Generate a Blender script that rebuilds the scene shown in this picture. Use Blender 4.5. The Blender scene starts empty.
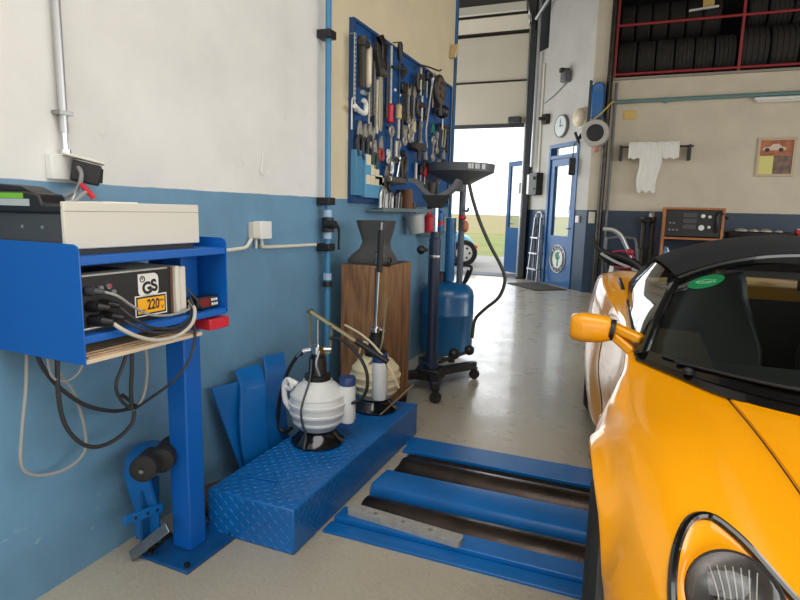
import bpy, bmesh, math, random
import numpy as np
from mathutils import Vector, Matrix
random.seed(7)
C = bpy.context.scene.collection
PI = math.pi
# ------------------------------------------------------------------ camera
F, H = 571.0, 1.30
YAW, PIT, ROL = math.radians(21.92), math.radians(8.876), math.radians(1.40)
_f = Vector((-math.sin(YAW)*math.cos(PIT), math.cos(YAW)*math.cos(PIT), -math.sin(PIT)))
_r0 = Vector((math.cos(YAW), math.sin(YAW), 0)); _u0 = _r0.cross(_f)
_r = math.cos(ROL)*_r0 + math.sin(ROL)*_u0
_u = -math.sin(ROL)*_r0 + math.cos(ROL)*_u0
cam = bpy.data.cameras.new('camera'); cam.sensor_width = 36; cam.lens = F*36/800; cam.clip_start = .02; cam.clip_end = 2000
co = bpy.data.objects.new('camera', cam); C.objects.link(co)
M = Matrix((_r, _u, -_f)).transposed().to_4x4(); M.translation = (0, 0, H); co.matrix_world = M
bpy.context.scene.camera = co
def _ray(x, y): return _r*((x-400)/F) - _u*((y-300)/F) + _f
O = Vector((0, 0, H))
# measured points of the real planes (walls, floor) read off the photograph
def PX(x, y, X): d = _ray(x, y); return O + d*(X/d.x)
def PY(x, y, Y): d = _ray(x, y); return O + d*(Y/d.y)
def PZ(x, y, Z): d = _ray(x, y); return O + d*((Z-H)/d.z)

# ------------------------------------------------------------------ materials
def lin(c):
    return tuple(((v/255)/12.92 if v/255 <= .04045 else ((v/255+.055)/1.055)**2.4) for v in c) + (1,)
MATS = {}
def mat(name, col, rough=.5, metal=0, bump=0, bscale=60, var=0, vscale=6, coat=0, spec=.5, emit=0, var2=None):
    if name in MATS: return MATS[name]
    m = bpy.data.materials.new(name); m.use_nodes = True; nt = m.node_tree; n = nt.nodes; l = nt.links
    b = n['Principled BSDF']; c = lin(col)
    b.inputs['Base Color'].default_value = c; b.inputs['Roughness'].default_value = rough
    b.inputs['Metallic'].default_value = metal; b.inputs['Coat Weight'].default_value = coat
    b.inputs['Coat Roughness'].default_value = .03
    b.inputs['Specular IOR Level'].default_value = spec
    if emit:
        b.inputs['Emission Color'].default_value = c; b.inputs['Emission Strength'].default_value = emit
    if bump or var:
        tc = n.new('ShaderNodeTexCoord')
    if var:
        no = n.new('ShaderNodeTexNoise'); no.inputs['Scale'].default_value = vscale; no.inputs['Detail'].default_value = 6
        l.new(tc.outputs['Object'], no.inputs['Vector'])
        mr = n.new('ShaderNodeMapRange'); mr.inputs[1].default_value = .3; mr.inputs[2].default_value = .7
        l.new(no.outputs['Fac'], mr.inputs[0])
        mx = n.new('ShaderNodeMix'); mx.data_type = 'RGBA'
        d = lin(var2) if var2 else tuple(v*(1-var) for v in c[:3])+(1,)
        mx.inputs[6].default_value = c; mx.inputs[7].default_value = d
        l.new(mr.outputs[0], mx.inputs[0]); l.new(mx.outputs[2], b.inputs['Base Color'])
    if bump:
        n2 = n.new('ShaderNodeTexNoise'); n2.inputs['Scale'].default_value = bscale; n2.inputs['Detail'].default_value = 4
        l.new(tc.outputs['Object'], n2.inputs['Vector'])
        bp = n.new('ShaderNodeBump'); bp.inputs['Strength'].default_value = bump; bp.inputs['Distance'].default_value = .01
        l.new(n2.outputs['Fac'], bp.inputs['Height']); l.new(bp.outputs[0], b.inputs['Normal'])
    MATS[name] = m; return m
def glass(name, tint, rough=.0, ior=1.5, mix=.06):
    if name in MATS: return MATS[name]
    m = bpy.data.materials.new(name); m.use_nodes = True; nt = m.node_tree; n = nt.nodes; l = nt.links
    for x in list(n): n.remove(x)
    o = n.new('ShaderNodeOutputMaterial'); t = n.new('ShaderNodeBsdfTransparent'); g = n.new('ShaderNodeBsdfGlossy')
    t.inputs[0].default_value = lin(tint); g.inputs['Roughness'].default_value = rough
    lw = n.new('ShaderNodeLayerWeight'); pw = n.new('ShaderNodeMath'); pw.operation = 'POWER'; pw.inputs[1].default_value = 4
    l.new(lw.outputs['Facing'], pw.inputs[0]); lw.inputs['Blend'].default_value = .5
    f0 = ((ior-1)/(ior+1))**2; mr = n.new('ShaderNodeMapRange'); mr.inputs[3].default_value = f0; mr.inputs[4].default_value = .95; l.new(pw.outputs[0], mr.inputs[0])
    mx = n.new('ShaderNodeMixShader'); l.new(mr.outputs[0], mx.inputs[0]); l.new(t.outputs[0], mx.inputs[1]); l.new(g.outputs[0], mx.inputs[2])
    l.new(mx.outputs[0], o.inputs[0]); MATS[name] = m; return m

def paint_wall(name, top, low, line, top2=None, ysplit=None, scuff=True):
    """Two coats of wall paint: a light one over a coloured dado, with stains and chips."""
    m = bpy.data.materials.new(name); m.use_nodes = True; nt = m.node_tree; n = nt.nodes; l = nt.links
    b = n['Principled BSDF']
    g = n.new('ShaderNodeNewGeometry'); s = n.new('ShaderNodeSeparateXYZ'); l.new(g.outputs['Position'], s.inputs[0])
    def noise(sc, det=6, vec=None, rg=.6):
        no = n.new('ShaderNodeTexNoise'); no.inputs['Scale'].default_value = sc; no.inputs['Detail'].default_value = det
        no.inputs['Roughness'].default_value = rg
        l.new(vec or g.outputs['Position'], no.inputs['Vector']); return no.outputs['Fac']
    def rng(v, a, bb, c=0, d=1):
        r = n.new('ShaderNodeMapRange'); r.inputs[1].default_value = a; r.inputs[2].default_value = bb
        r.inputs[3].default_value = c; r.inputs[4].default_value = d; l.new(v, r.inputs[0]); return r.outputs[0]
    def mixc(f, a, bb):
        mx = n.new('ShaderNodeMix'); mx.data_type = 'RGBA'; l.new(f, mx.inputs[0])
        for v, i in ((a, 6), (bb, 7)):
            if isinstance(v, tuple): mx.inputs[i].default_value = v
            else: l.new(v, mx.inputs[i])
        return mx.outputs[2]
    def math_(op, a, bb):
        q = n.new('ShaderNodeMath'); q.operation = op
        for v, i in ((a, 0), (bb, 1)):
            if isinstance(v, (int, float)): q.inputs[i].default_value = v
            else: l.new(v, q.inputs[i])
        return q.outputs[0]
    T, L = lin(top), lin(low)
    dk = lambda c, k: tuple(v*k for v in c[:3])+(1,)
    up = mixc(rng(noise(2.2), .35, .75), T, dk(T, .86))
    up = mixc(rng(noise(9, 8), .66, .74, 0, .35), up, dk(T, .62))
    if top2:
        w = math_('ADD', s.outputs['Y'], 0)
        up2 = mixc(rng(noise(3), .35, .75), lin(top2), dk(lin(top2), .9))
        up = mixc(rng(w, ysplit, ysplit+.01), up, up2)  # upper colour switches to a second tone past ysplit
    lo = mixc(rng(noise(2.6, 8), .35, .7), L, dk(L, .80))
    lo = mixc(rng(noise(26, 8), .62, .78, 0, .35), lo, dk(L, 1.35))
    if scuff:
        mp = n.new('ShaderNodeMapping'); mp.inputs['Scale'].default_value = (1, 5, 13); mp.inputs['Rotation'].default_value = (.35, 0, 0)
        l.new(g.outputs['Position'], mp.inputs['Vector'])
        sc = rng(noise(3.2, 8, mp.outputs[0], .75), .62, .66)
        hz = rng(s.outputs['Z'], .1, .42, 1, 0)
        lo = mixc(math_('MULTIPLY', math_('MULTIPLY', sc, hz), .55), lo, lin((190, 205, 215)))
    wob = math_('MULTIPLY', math_('SUBTRACT', noise(5, 4), .5), .012)
    z = math_('ADD', s.outputs['Z'], wob)
    col = mixc(rng(z, line-.0015, line+.0015), lo, up)
    l.new(col, b.inputs['Base Color'])
    l.new(rng(z, line-.001, line+.001, .38, .8), b.inputs['Roughness'])
    bp = n.new('ShaderNodeBump'); bp.inputs['Strength'].default_value = .25; bp.inputs['Distance'].default_value = .01
    l.new(noise(14, 8), bp.inputs['Height']); l.new(bp.outputs[0], b.inputs['Normal'])
    MATS[name] = m; return m
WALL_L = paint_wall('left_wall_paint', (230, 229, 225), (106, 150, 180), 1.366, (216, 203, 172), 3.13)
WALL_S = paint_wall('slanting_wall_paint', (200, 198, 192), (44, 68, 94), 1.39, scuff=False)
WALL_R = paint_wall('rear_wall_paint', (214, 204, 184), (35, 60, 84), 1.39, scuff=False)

def concrete():
    m = bpy.data.materials.new('sealed_concrete'); m.use_nodes = True; nt = m.node_tree; n = nt.nodes; l = nt.links
    b = n['Principled BSDF']; g = n.new('ShaderNodeNewGeometry')
    def noise(sc, det=8, rg=.6):
        no = n.new('ShaderNodeTexNoise'); no.inputs['Scale'].default_value = sc; no.inputs['Detail'].default_value = det
        no.inputs['Roughness'].default_value = rg; l.new(g.outputs['Position'], no.inputs['Vector']); return no.outputs['Fac']
    def ramp(f, pts):
        r = n.new('ShaderNodeValToRGB'); e = r.color_ramp.elements
        e[0].position, e[0].color = pts[0]; e[1].position, e[1].color = pts[-1]
        for p, c in pts[1:-1]:
            q = e.new(p); q.color = c
        l.new(f, r.inputs[0]); return r.outputs[0]
    a = ramp(noise(1.3), [(.3, lin((158, 149, 130))), (.5, lin((170, 162, 143))), (.7, lin((179, 172, 155)))])
    c = ramp(noise(90), [(.3, lin((140, 132, 116))), (.5, lin((172, 164, 147))), (.72, lin((184, 178, 163)))])
    mx = n.new('ShaderNodeMix'); mx.data_type = 'RGBA'; mx.inputs[0].default_value = .4
    l.new(a, mx.inputs[6]); l.new(c, mx.inputs[7])
    st = n.new('ShaderNodeMapRange'); st.inputs[1].default_value = .64; st.inputs[2].default_value = .72; st.inputs[4].default_value = .25
    l.new(noise(3.1, 10, .7), st.inputs[0])
    m2 = n.new('ShaderNodeMix'); m2.data_type = 'RGBA'; m2.inputs[7].default_value = lin((92, 84, 72))
    l.new(st.outputs[0], m2.inputs[0]); l.new(mx.outputs[2], m2.inputs[6]); l.new(m2.outputs[2], b.inputs['Base Color'])
    rr = n.new('ShaderNodeMapRange'); rr.inputs[1].default_value = .3; rr.inputs[2].default_value = .7; rr.inputs[3].default_value = .22; rr.inputs[4].default_value = .42
    l.new(noise(4), rr.inputs[0]); l.new(rr.outputs[0], b.inputs['Roughness'])
    bp = n.new('ShaderNodeBump'); bp.inputs['Strength'].default_value = .35; bp.inputs['Distance'].default_value = .006
    l.new(noise(45, 4), bp.inputs['Height']); l.new(bp.outputs[0], b.inputs['Normal'])
    b.inputs['Coat Weight'].default_value = .35; b.inputs['Coat Roughness'].default_value = .12
    MATS['concrete'] = m; return m
CONC = concrete()
def woodmat(name, a, b_, scale=3, axis=(9, 9, 1)):
    m = bpy.data.materials.new(name); m.use_nodes = True; nt = m.node_tree; n = nt.nodes; l = nt.links
    b = n['Principled BSDF']; tc = n.new('ShaderNodeTexCoord'); mp = n.new('ShaderNodeMapping'); mp.inputs['Scale'].default_value = axis
    l.new(tc.outputs['Object'], mp.inputs['Vector'])
    no = n.new('ShaderNodeTexNoise'); no.inputs['Scale'].default_value = scale; no.inputs['Detail'].default_value = 8; no.inputs['Distortion'].default_value = .6
    l.new(mp.outputs[0], no.inputs['Vector'])
    r = n.new('ShaderNodeValToRGB'); r.color_ramp.elements[0].color = lin(a); r.color_ramp.elements[1].color = lin(b_)
    r.color_ramp.elements[0].position = .32; r.color_ramp.elements[1].position = .68
    l.new(no.outputs['Fac'], r.inputs[0]); l.new(r.outputs[0], b.inputs['Base Color']); b.inputs['Roughness'].default_value = .6
    MATS[name] = m; return m
WOOD = woodmat('worn_brown_wood', (96, 66, 44), (156, 116, 80))
WOODL = woodmat('pale_wood', (176, 140, 104), (220, 196, 164), 4)
WOODO = woodmat('orange_wood', (150, 92, 50), (184, 122, 72), 4)
BLUE = mat('blue_gloss_paint', (4, 102, 176), .38, coat=.15, var=.22, vscale=5)
BLUEC = mat('blue_cabinet_paint', (0, 92, 178), .45, coat=.1)
BLUED = mat('dark_blue_paint', (14, 80, 136), .4, var=.3, vscale=12)
BLUEB = mat('blue_board', (10, 82, 146), .5, var=.2, vscale=3)
BLUEP = mat('blue_pipe', (62, 128, 172), .35)
BLUET = mat('blue_tank_paint', (22, 96, 150), .3, coat=.3, var=.15)
NAVY = mat('navy_steel', (30, 42, 66), .4)
BLACK = mat('black_plastic', (24, 24, 26), .45)
BLACKG = mat('black_gloss', (12, 12, 13), .15, coat=.5)
RUBBER = mat('rubber', (30, 30, 31), .75, bump=.2, bscale=120)
TYRE = mat('tyre_rubber', (50, 47, 45), .8, bump=.3, bscale=60, var=.25, vscale=5)
CARTYRE = mat('car_tyre_rubber', (26, 26, 27), .7, bump=.2, bscale=90)
CHROME = mat('chrome', (210, 210, 212), .12, 1)
STEEL = mat('steel', (165, 165, 165), .35, 1, var=.3, vscale=20)
STEELD = mat('dark_steel', (84, 80, 76), .4, 1, var=.4, vscale=14)
RUST = mat('worn_roller_steel', (74, 64, 58), .34, .8, var=.5, vscale=9, bump=.15, bscale=60)
TOOLS = mat('tool_steel', (182, 178, 168), .42, .45, var=.3, vscale=25)
TOOLD = mat('dark_tool_steel', (70, 66, 60), .45, .5, var=.3, vscale=25)
ALU = mat('aluminium', (190, 192, 194), .4, .8)
GREY = mat('grey_plastic', (120, 122, 124), .5)
GREYD = mat('dark_grey_metal', (66, 68, 70), .5)
GREYM = mat('mid_grey_paint', (98, 100, 106), .45)
CREAM = mat('cream_metal', (214, 210, 196), .5)
WHITE = mat('white_plastic', (226, 226, 222), .45)
JUG = mat('translucent_white_plastic', (214, 216, 214), .4, var=.08, vscale=8)
JUGY = mat('yellowed_plastic', (214, 202, 166), .45, var=.1, vscale=8)
RED = mat('red_plastic', (196, 40, 56), .4)
REDP = mat('red_railing_paint', (150, 40, 46), .5)
REDPK = mat('pink_red_plastic', (158, 40, 68), .45)
GREEN = mat('green_plastic', (120, 190, 50), .45)
GREEND = mat('green_metal', (40, 130, 110), .5)
ORANGE = mat('orange_lens', (226, 96, 30), .25, coat=.6)
YEL = mat('yellow_label', (246, 176, 20), .5)
YELP = mat('pale_yellow', (222, 190, 110), .6)
PAPER = mat('paper', (232, 230, 222), .8)
CLOTH = mat('white_cloth', (236, 234, 228), .95, bump=.4, bscale=40)
TEAL = mat('teal_pipe_paint', (104, 138, 138), .5)
LBLUE = mat('pale_blue_car_paint', (120, 200, 226), .3, coat=.6)
DOORB = mat('blue_door_paint', (22, 88, 146), .4, coat=.2)
KEYB = mat('light_blue_holder', (92, 158, 196), .5)
OLIVE = mat('olive_metal', (150, 142, 110), .4, .6)
TANW = mat('tan_wood_handle', (196, 176, 132), .55)
BROWN = mat('brown_leather', (112, 74, 48), .7)
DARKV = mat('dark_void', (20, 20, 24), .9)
BOOT = mat('grey_moulded_plastic', (72, 72, 72), .45, var=.15, vscale=6)
PAINT = mat('yellow_car_paint', (246, 163, 0), .35, coat=.8, spec=.3)
SOFT = mat('black_soft_top_fabric', (25, 26, 30), .85, bump=.25, bscale=250)
SEATM = mat('dark_grey_leather', (52, 54, 58), .45)
CGLASS = glass('windscreen_glass', (196, 206, 202), ior=1.5)
SGLASS = glass('side_window_glass', (170, 185, 180), ior=1.9)
CLEAR = glass('clear_glass', (240, 246, 246), ior=1.35)
LENS = glass('lamp_lens_glass', (235, 238, 240), ior=1.5)

# ------------------------------------------------------------------ mesh builder
def basis(ax):
    w = Vector(ax).normalized(); a = Vector((0, 0, 1)) if abs(w.z) < .9 else Vector((1, 0, 0))
    u = a.cross(w).normalized(); return u, w.cross(u), w
def smooth_path(pts, n=6):
    P = [Vector(p) for p in pts]
    if len(P) < 3: return P
    out = []
    for i in range(len(P)-1):
        a = P[i-1] if i else 2*P[0]-P[1]; b, c = P[i], P[i+1]; d = P[i+2] if i+2 < len(P) else 2*P[-1]-P[-2]
        for k in range(n):
            t = k/n
            out.append(.5*((2*b)+(c-a)*t+(2*a-5*b+4*c-d)*t*t+(3*b-a-3*c+d)*t**3))
    out.append(P[-1]); return out
class MB:
    def __init__(s, M=None): s.v = []; s.f = []; s.mi = []; s.M = M; s.k = 0
    def add(s, vs, fs):
        o = len(s.v)
        for p in vs:
            p = Vector(p); s.v.append(s.M @ p if s.M else p)
        for f in fs: s.f.append([o+i for i in f]); s.mi.append(s.k)
        return s
    def box(s, lo, hi, rz=0, c=None):
        x0, y0, z0 = lo; x1, y1, z1 = hi
        vs = [Vector(p) for p in ((x0,y0,z0),(x1,y0,z0),(x1,y1,z0),(x0,y1,z0),(x0,y0,z1),(x1,y0,z1),(x1,y1,z1),(x0,y1,z1))]
        if rz:
            ce = Vector(c) if c else sum(vs, Vector())/8; R = Matrix.Rotation(rz, 3, 'Z'); vs = [R @ (p-ce)+ce for p in vs]
        return s.add(vs, [(0,3,2,1),(4,5,6,7),(0,1,5,4),(1,2,6,5),(2,3,7,6),(3,0,4,7)])
    def bar(s, p0, p1, w, h, up=(0, 0, 1)):
        """box along p0-p1, w across and h along up"""
        p0, p1 = Vector(p0), Vector(p1); d = (p1-p0).normalized(); a = d.cross(Vector(up)).normalized(); b = a.cross(d)
        vs = [p+a*(i*w/2)+b*(j*h/2) for p in (p0, p1) for i, j in ((-1,-1),(1,-1),(1,1),(-1,1))]
        return s.add(vs, [(0,1,2,3),(7,6,5,4),(0,4,5,1),(1,5,6,2),(2,6,7,3),(3,7,4,0)])
    def cyl(s, p0, p1, r0, r1=None, n=16):
        r1 = r0 if r1 is None else r1; p0, p1 = Vector(p0), Vector(p1); u, v, w = basis(p1-p0)
        vs = [p+u*(r*math.cos(2*PI*i/n))+v*(r*math.sin(2*PI*i/n)) for p, r in ((p0, r0), (p1, r1)) for i in range(n)]
        fs = [(i, (i+1) % n, n+(i+1) % n, n+i) for i in range(n)]+[tuple(reversed(range(n))), tuple(range(n, 2*n))]
        return s.add(vs, fs)
    def tube(s, pts, r, n=8, sm=6, closed=False):
        P = smooth_path(pts, sm) if sm else [Vector(p) for p in pts]
        R = r if isinstance(r, (list, tuple)) else None
        N = len(P); up = None; vs = []
        for i, p in enumerate(P):
            t = (P[min(i+1, N-1)]-P[max(i-1, 0)]).normalized()
            if closed: t = (P[(i+1) % N]-P[i-1]).normalized()
            if up is None: up = basis(t)[0]
            up = (up-t*up.dot(t)).normalized(); q = t.cross(up)
            rr = r if R is None else R[0]+(R[1]-R[0])*i/(N-1)
            vs += [p+up*(rr*math.cos(2*PI*k/n))+q*(rr*math.sin(2*PI*k/n)) for k in range(n)]
        fs = [(i*n+k, i*n+(k+1) % n, (i+1)*n+(k+1) % n, (i+1)*n+k) for i in range(N-1) for k in range(n)]
        if closed: fs += [((N-1)*n+k, (N-1)*n+(k+1) % n, (k+1) % n, k) for k in range(n)]
        else: fs += [tuple(reversed(range(n))), tuple(range((N-1)*n, N*n))]
        return s.add(vs, fs)
    def lathe(s, prof, o=(0, 0, 0), ax=(0, 0, 1), n=28, cap=True, sx=1, sy=1):
        """prof = [(radius, height)...] bottom to top"""
        o = Vector(o); u, v, w = basis(ax); vs = []; fs = []
        for r, h in prof: vs += [o+w*h+u*(sx*r*math.cos(2*PI*i/n))+v*(sy*r*math.sin(2*PI*i/n)) for i in range(n)]
        m = len(prof)
        fs = [(j*n+i, j*n+(i+1) % n, (j+1)*n+(i+1) % n, (j+1)*n+i) for j in range(m-1) for i in range(n)]
        if cap: fs += [tuple(reversed(range(n))), tuple(range((m-1)*n, m*n))]
        return s.add(vs, fs)
    def prism(s, poly, o, u, v, w):
        """poly in the u,v plane at o, thickness vector w"""
        o, u, v, w = Vector(o), Vector(u), Vector(v), Vector(w); n = len(poly)
        vs = [o+u*a+v*b for a, b in poly]; vs += [p+w for p in vs]
        flip = u.cross(v).dot(w) < 0
        A = tuple(range(n)); B = tuple(range(n, 2*n))
        fs = [tuple(reversed(A)), B]+[(i, (i+1) % n, n+(i+1) % n, n+i) for i in range(n)]
        if flip: fs = [tuple(reversed(f)) for f in fs]
        return s.add(vs, fs)
    def ball(s, c, r, n=14, m=10):
        rx, ry, rz = r if isinstance(r, (tuple, list)) else (r, r, r); c = Vector(c); vs = []; fs = []
        for j in range(m+1):
            t = PI*j/m
            for i in range(n): vs.append(c+Vector((rx*math.sin(t)*math.cos(2*PI*i/n), ry*math.sin(t)*math.sin(2*PI*i/n), -rz*math.cos(t))))
        for j in range(m):
            for i in range(n): fs.append((j*n+i, j*n+(i+1) % n, (j+1)*n+(i+1) % n, (j+1)*n+i))
        return s.add(vs, fs)
    def ring(s, c, ax, R, r, n=24, m=8, a0=0, a1=2*PI):
        u, v, w = basis(ax); c = Vector(c); full = abs(a1-a0-2*PI) < 1e-6
        k = n if full else n+1
        pts = [c+u*(R*math.cos(a0+(a1-a0)*i/n))+v*(R*math.sin(a0+(a1-a0)*i/n)) for i in range(k)]
        return s.tube(pts, r, m, 0, full)
    def grid(s, rows, both=False):
        n = len(rows[0]); vs = [p for r in rows for p in r]
        return s.add(vs, [(j*n+i, j*n+i+1, (j+1)*n+i+1, (j+1)*n+i) for j in range(len(rows)-1) for i in range(n-1)])
    def slab(s, rows, t):
        """sheet from a grid of points with thickness t along its normal"""
        n = len(rows[0]); m = len(rows); P = [[Vector(p) for p in r] for r in rows]; B = []
        for j in range(m):
            for i in range(n):
                a = P[j][min(i+1, n-1)]-P[j][max(i-1, 0)]; b = P[min(j+1, m-1)][i]-P[max(j-1, 0)][i]
                B.append(P[j][i]-a.cross(b).normalized()*t)
        vs = [p for r in P for p in r]+B; N = n*m; fs = []
        for j in range(m-1):
            for i in range(n-1):
                q = (j*n+i, j*n+i+1, (j+1)*n+i+1, (j+1)*n+i); fs += [q, tuple(N+x for x in reversed(q))]
        edge = [(0*n+i, i+1) for i in range(n-1)]+[(j*n+n-1, (j+1)*n+n-1) for j in range(m-1)]
        edge += [((m-1)*n+i+1, (m-1)*n+i) for i in range(n-1)]+[((j+1)*n, j*n) for j in range(m-1)]
        fs += [(b, a, N+a, N+b) for a, b in edge]
        return s.add(vs, fs)
def obj(name, mb, m, parent=None, bevel=0, ang=35, sub=0, flat=False, world=True):
    """link the builder as ONE mesh object; with world=True its points are world points even under a parent"""
    vs = mb.v
    if parent is not None and world:
        inv = parent.matrix_basis.inverted()
        if parent.parent is not None: inv = inv @ parent.parent.matrix_basis.inverted()
        vs = [inv @ p for p in vs]
        loc = Vector()
    elif parent is None:
        xs = [p.x for p in vs]; ys = [p.y for p in vs]; zs = [p.z for p in vs]
        loc = Vector(((min(xs)+max(xs))/2, (min(ys)+max(ys))/2, min(zs))); vs = [p-loc for p in vs]
    else: loc = Vector()
    me = bpy.data.meshes.new(name); me.from_pydata([tuple(p) for p in vs], [], mb.f); me.validate()
    for q in (m if isinstance(m, (list, tuple)) else [m]): me.materials.append(q)
    if any(mb.mi) and len(me.polygons) == len(mb.mi): me.polygons.foreach_set('material_index', mb.mi)
    bm = bmesh.new(); bm.from_mesh(me); bmesh.ops.recalc_face_normals(bm, faces=bm.faces); bm.to_mesh(me); bm.free()
    if not flat:
        me.shade_smooth(); me.set_sharp_from_angle(angle=math.radians(ang))
    o = bpy.data.objects.new(name, me); C.objects.link(o); o.location = loc
    if parent is not None: o.parent = parent
    if bevel:
        b = o.modifiers.new('bevel', 'BEVEL'); b.width = bevel; b.segments = 2; b.limit_method = 'ANGLE'; b.angle_limit = math.radians(50); b.harden_normals = False
    if sub:
        q = o.modifiers.new('sub', 'SUBSURF'); q.levels = sub; q.render_levels = sub
    return o
def tag(o, label, cat, group=None):
    o['label'] = label; o['category'] = cat
    if group: o['group'] = group
    return o
def thing(name, label, cat, loc=(0, 0, 0), rz=0, group=None):
    o = bpy.data.objects.new(name, None); C.objects.link(o); o.empty_display_size = .05
    o.location = loc; o.rotation_euler = (0, 0, rz); o.matrix_basis = Matrix.Translation(loc) @ Matrix.Rotation(rz, 4, 'Z')
    return tag(o, label, cat, group)
def solo(name, mb, m, label, cat, group=None, **k): return tag(obj(name, mb, m, **k), label, cat, group)
def struct(name, mb, m, parent=None, **k):
    o = obj(name, mb, m, parent, **k)
    if parent is None: o['kind'] = 'structure'
    return o
def text(name, body, size, m, parent, Mx, depth=.0004, sx=1, label=None, bold=0):
    cu = bpy.data.curves.new(name, 'FONT'); cu.offset = bold; cu.body = body; cu.size = size; cu.align_x = 'CENTER'; cu.align_y = 'CENTER'; cu.extrude = depth
    t = bpy.data.objects.new('tmp', cu); C.objects.link(t); bpy.context.view_layer.update()
    me = bpy.data.meshes.new_from_object(t.evaluated_get(bpy.context.evaluated_depsgraph_get())); C.objects.unlink(t); bpy.data.objects.remove(t)
    me.name = name; me.transform(Mx @ Matrix.Diagonal((sx, 1, 1, 1))); me.materials.clear(); me.materials.append(m)
    inv = parent.matrix_basis.inverted()
    if parent.parent is not None: inv = inv @ parent.parent.matrix_basis.inverted()
    me.transform(inv)
    o = bpy.data.objects.new(name, me); C.objects.link(o); o.parent = parent
    if label: o['label'] = label
    return o
def frameM(o, x, y):
    """matrix whose local x,y run along the given vectors at o"""
    x = Vector(x).normalized(); y = Vector(y); y = (y-x*y.dot(x)).normalized(); z = x.cross(y)
    m = Matrix((x, y, z)).transposed().to_4x4(); m.translation = Vector(o); return m
def copy_tree(o, parent=None):
    c = o.copy(); C.objects.link(c)
    if parent is not None: c.parent = parent
    for ch in list(o.children): copy_tree(ch, c)
    return c
# ------------------------------------------------------------------ the room
XW = -1.734
# floor with the pit of the brake tester left open
PITX0, PITX1, PITY0, PITY1 = -1.03, .42, 2.055, 2.745
fl = MB()
xs = [-6.2, PITX0, PITX1, 5.2]; ys = [-3.5, PITY0, PITY1, 12.0]
for i in range(3):
    for j in range(3):
        if i == 1 and j == 1: continue
        fl.box((xs[i], ys[j], -.5), (xs[i+1], ys[j+1], 0))
struct('floor', fl, CONC, flat=True)
struct('wall_left', MB().box((-1.95, -3.5, 0), (XW, 5.55, 6)), WALL_L, flat=True)
# blue corner guard on the free end of the left wall
struct('trim_1', MB().box((XW-.02, 5.55, 0), (XW+.02, 5.60, 6)).box((-1.95, 5.55, 0), (XW-.02, 5.56, 6)), mat('blue_trim_paint', (38, 88, 130), .45), bevel=.004)
struct('wall_recess', MB().box((-6.2, 5.3, 0), (-1.95, 5.5, 6)), WALL_R, flat=True)
struct('wall_far_left', MB().box((-6.2, 5.5, 0), (-6.0, 11.75, 1.0)).box((-6.2, 5.5, 3.6), (-6.0, 11.75, 6)).box((-6.2, 5.5, 1.0), (-6.0, 6.2, 3.6)).box((-6.2, 11.1, 1.0), (-6.0, 11.75, 3.6)), WALL_R, flat=True)
wf2 = MB()
for y in (6.2, 8.6, 11.02): wf2.box((-6.18, y, 1.0), (-6.02, y+.08, 3.6))
struct('added_bay_window', wf2, WHITE, flat=True)  # bay window added out of view to let the gate end be brightened
struct('wall_far', MB().box((-6.2, 11.75, 4.6), (-2.06, 11.95, 6)).box((-6.2, 11.75, 0), (-5.4, 11.95, 4.6)), mat('far_header', (96, 94, 90), .8), flat=True)
struct('ceiling', MB().box((-6.2, -3.5, 6), (5.4, 12.0, 6.15)), mat('ceiling_grey', (88, 86, 84), .9), flat=True)
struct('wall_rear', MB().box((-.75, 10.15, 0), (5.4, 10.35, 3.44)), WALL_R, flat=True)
struct('wall_rear_strip', MB().box((-.80, 10.152, 3.44), (-.58, 10.35, 6)), WALL_R, flat=True)
struct('trim_2', MB().box((-.58, 10.10, 3.44), (5.2, 10.36, 3.475)), mat('ledge_concrete', (150, 144, 134), .7), bevel=.005)
# right wall with a band of windows, and the wall behind with its open gate (daylight of the room)
rw = MB().box((5.2, -3.5, 0), (5.4, 12, .9)).box((5.2, -3.5, 3.1), (5.4, 12, 6)).box((5.2, 8.2, .9), (5.4, 12, 3.1)).box((5.2, -3.5, .9), (5.4, -2.5, 3.1))
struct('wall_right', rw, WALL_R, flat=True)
wf = MB()
for y in (-2.5, .15, 2.8, 5.45, 8.12): wf.box((5.22, y, .9), (5.38, y+.08, 3.1))
struct('window_1', wf, WHITE, flat=True)
struct('wall_back', MB().box((-1.95, -3.7, 0), (-1.5, -3.5, 6)).box((-1.5, -3.7, 2.5), (3.0, -3.5, 6)).box((3.0, -3.7, 0), (5.4, -3.5, 6)), WALL_R, flat=True)
# slanting wall with the glazed door
S0 = Vector((-.75, 10.15, 0)); SD = Vector((-math.sin(math.radians(39)), math.cos(math.radians(39)), 0)); SN = Vector((-SD.y, SD.x, 0))
if SN.y > 0: SN = -SN
def ob(s, z, off=0): return S0 + SD*s + SN*off + Vector((0, 0, z))
def obox(mb, s0, s1, z0, z1, o0, o1):
    vs = [ob(s, z, o) for s in (s0, s1) for z in (z0, z1) for o in (o0, o1)]
    return mb.add(vs, [(0,1,3,2),(4,6,7,5),(0,4,5,1),(2,3,7,6),(0,2,6,4),(1,5,7,3)])
sw = MB()
obox(sw, 0, .34, 0, 6, -.2, 0); obox(sw, 1.28, 1.55, 0, 6, -.2, 0); obox(sw, .34, 1.28, 2.56, 6, -.2, 0); obox(sw, 1.55, 2.06, 0, 4.35, -.2, 0)
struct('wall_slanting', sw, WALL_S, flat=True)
struct('wall_niche', obox(MB(), 1.45, 3.6, 4.2, 6, -.35, -.25), DARKV, flat=True)
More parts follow.
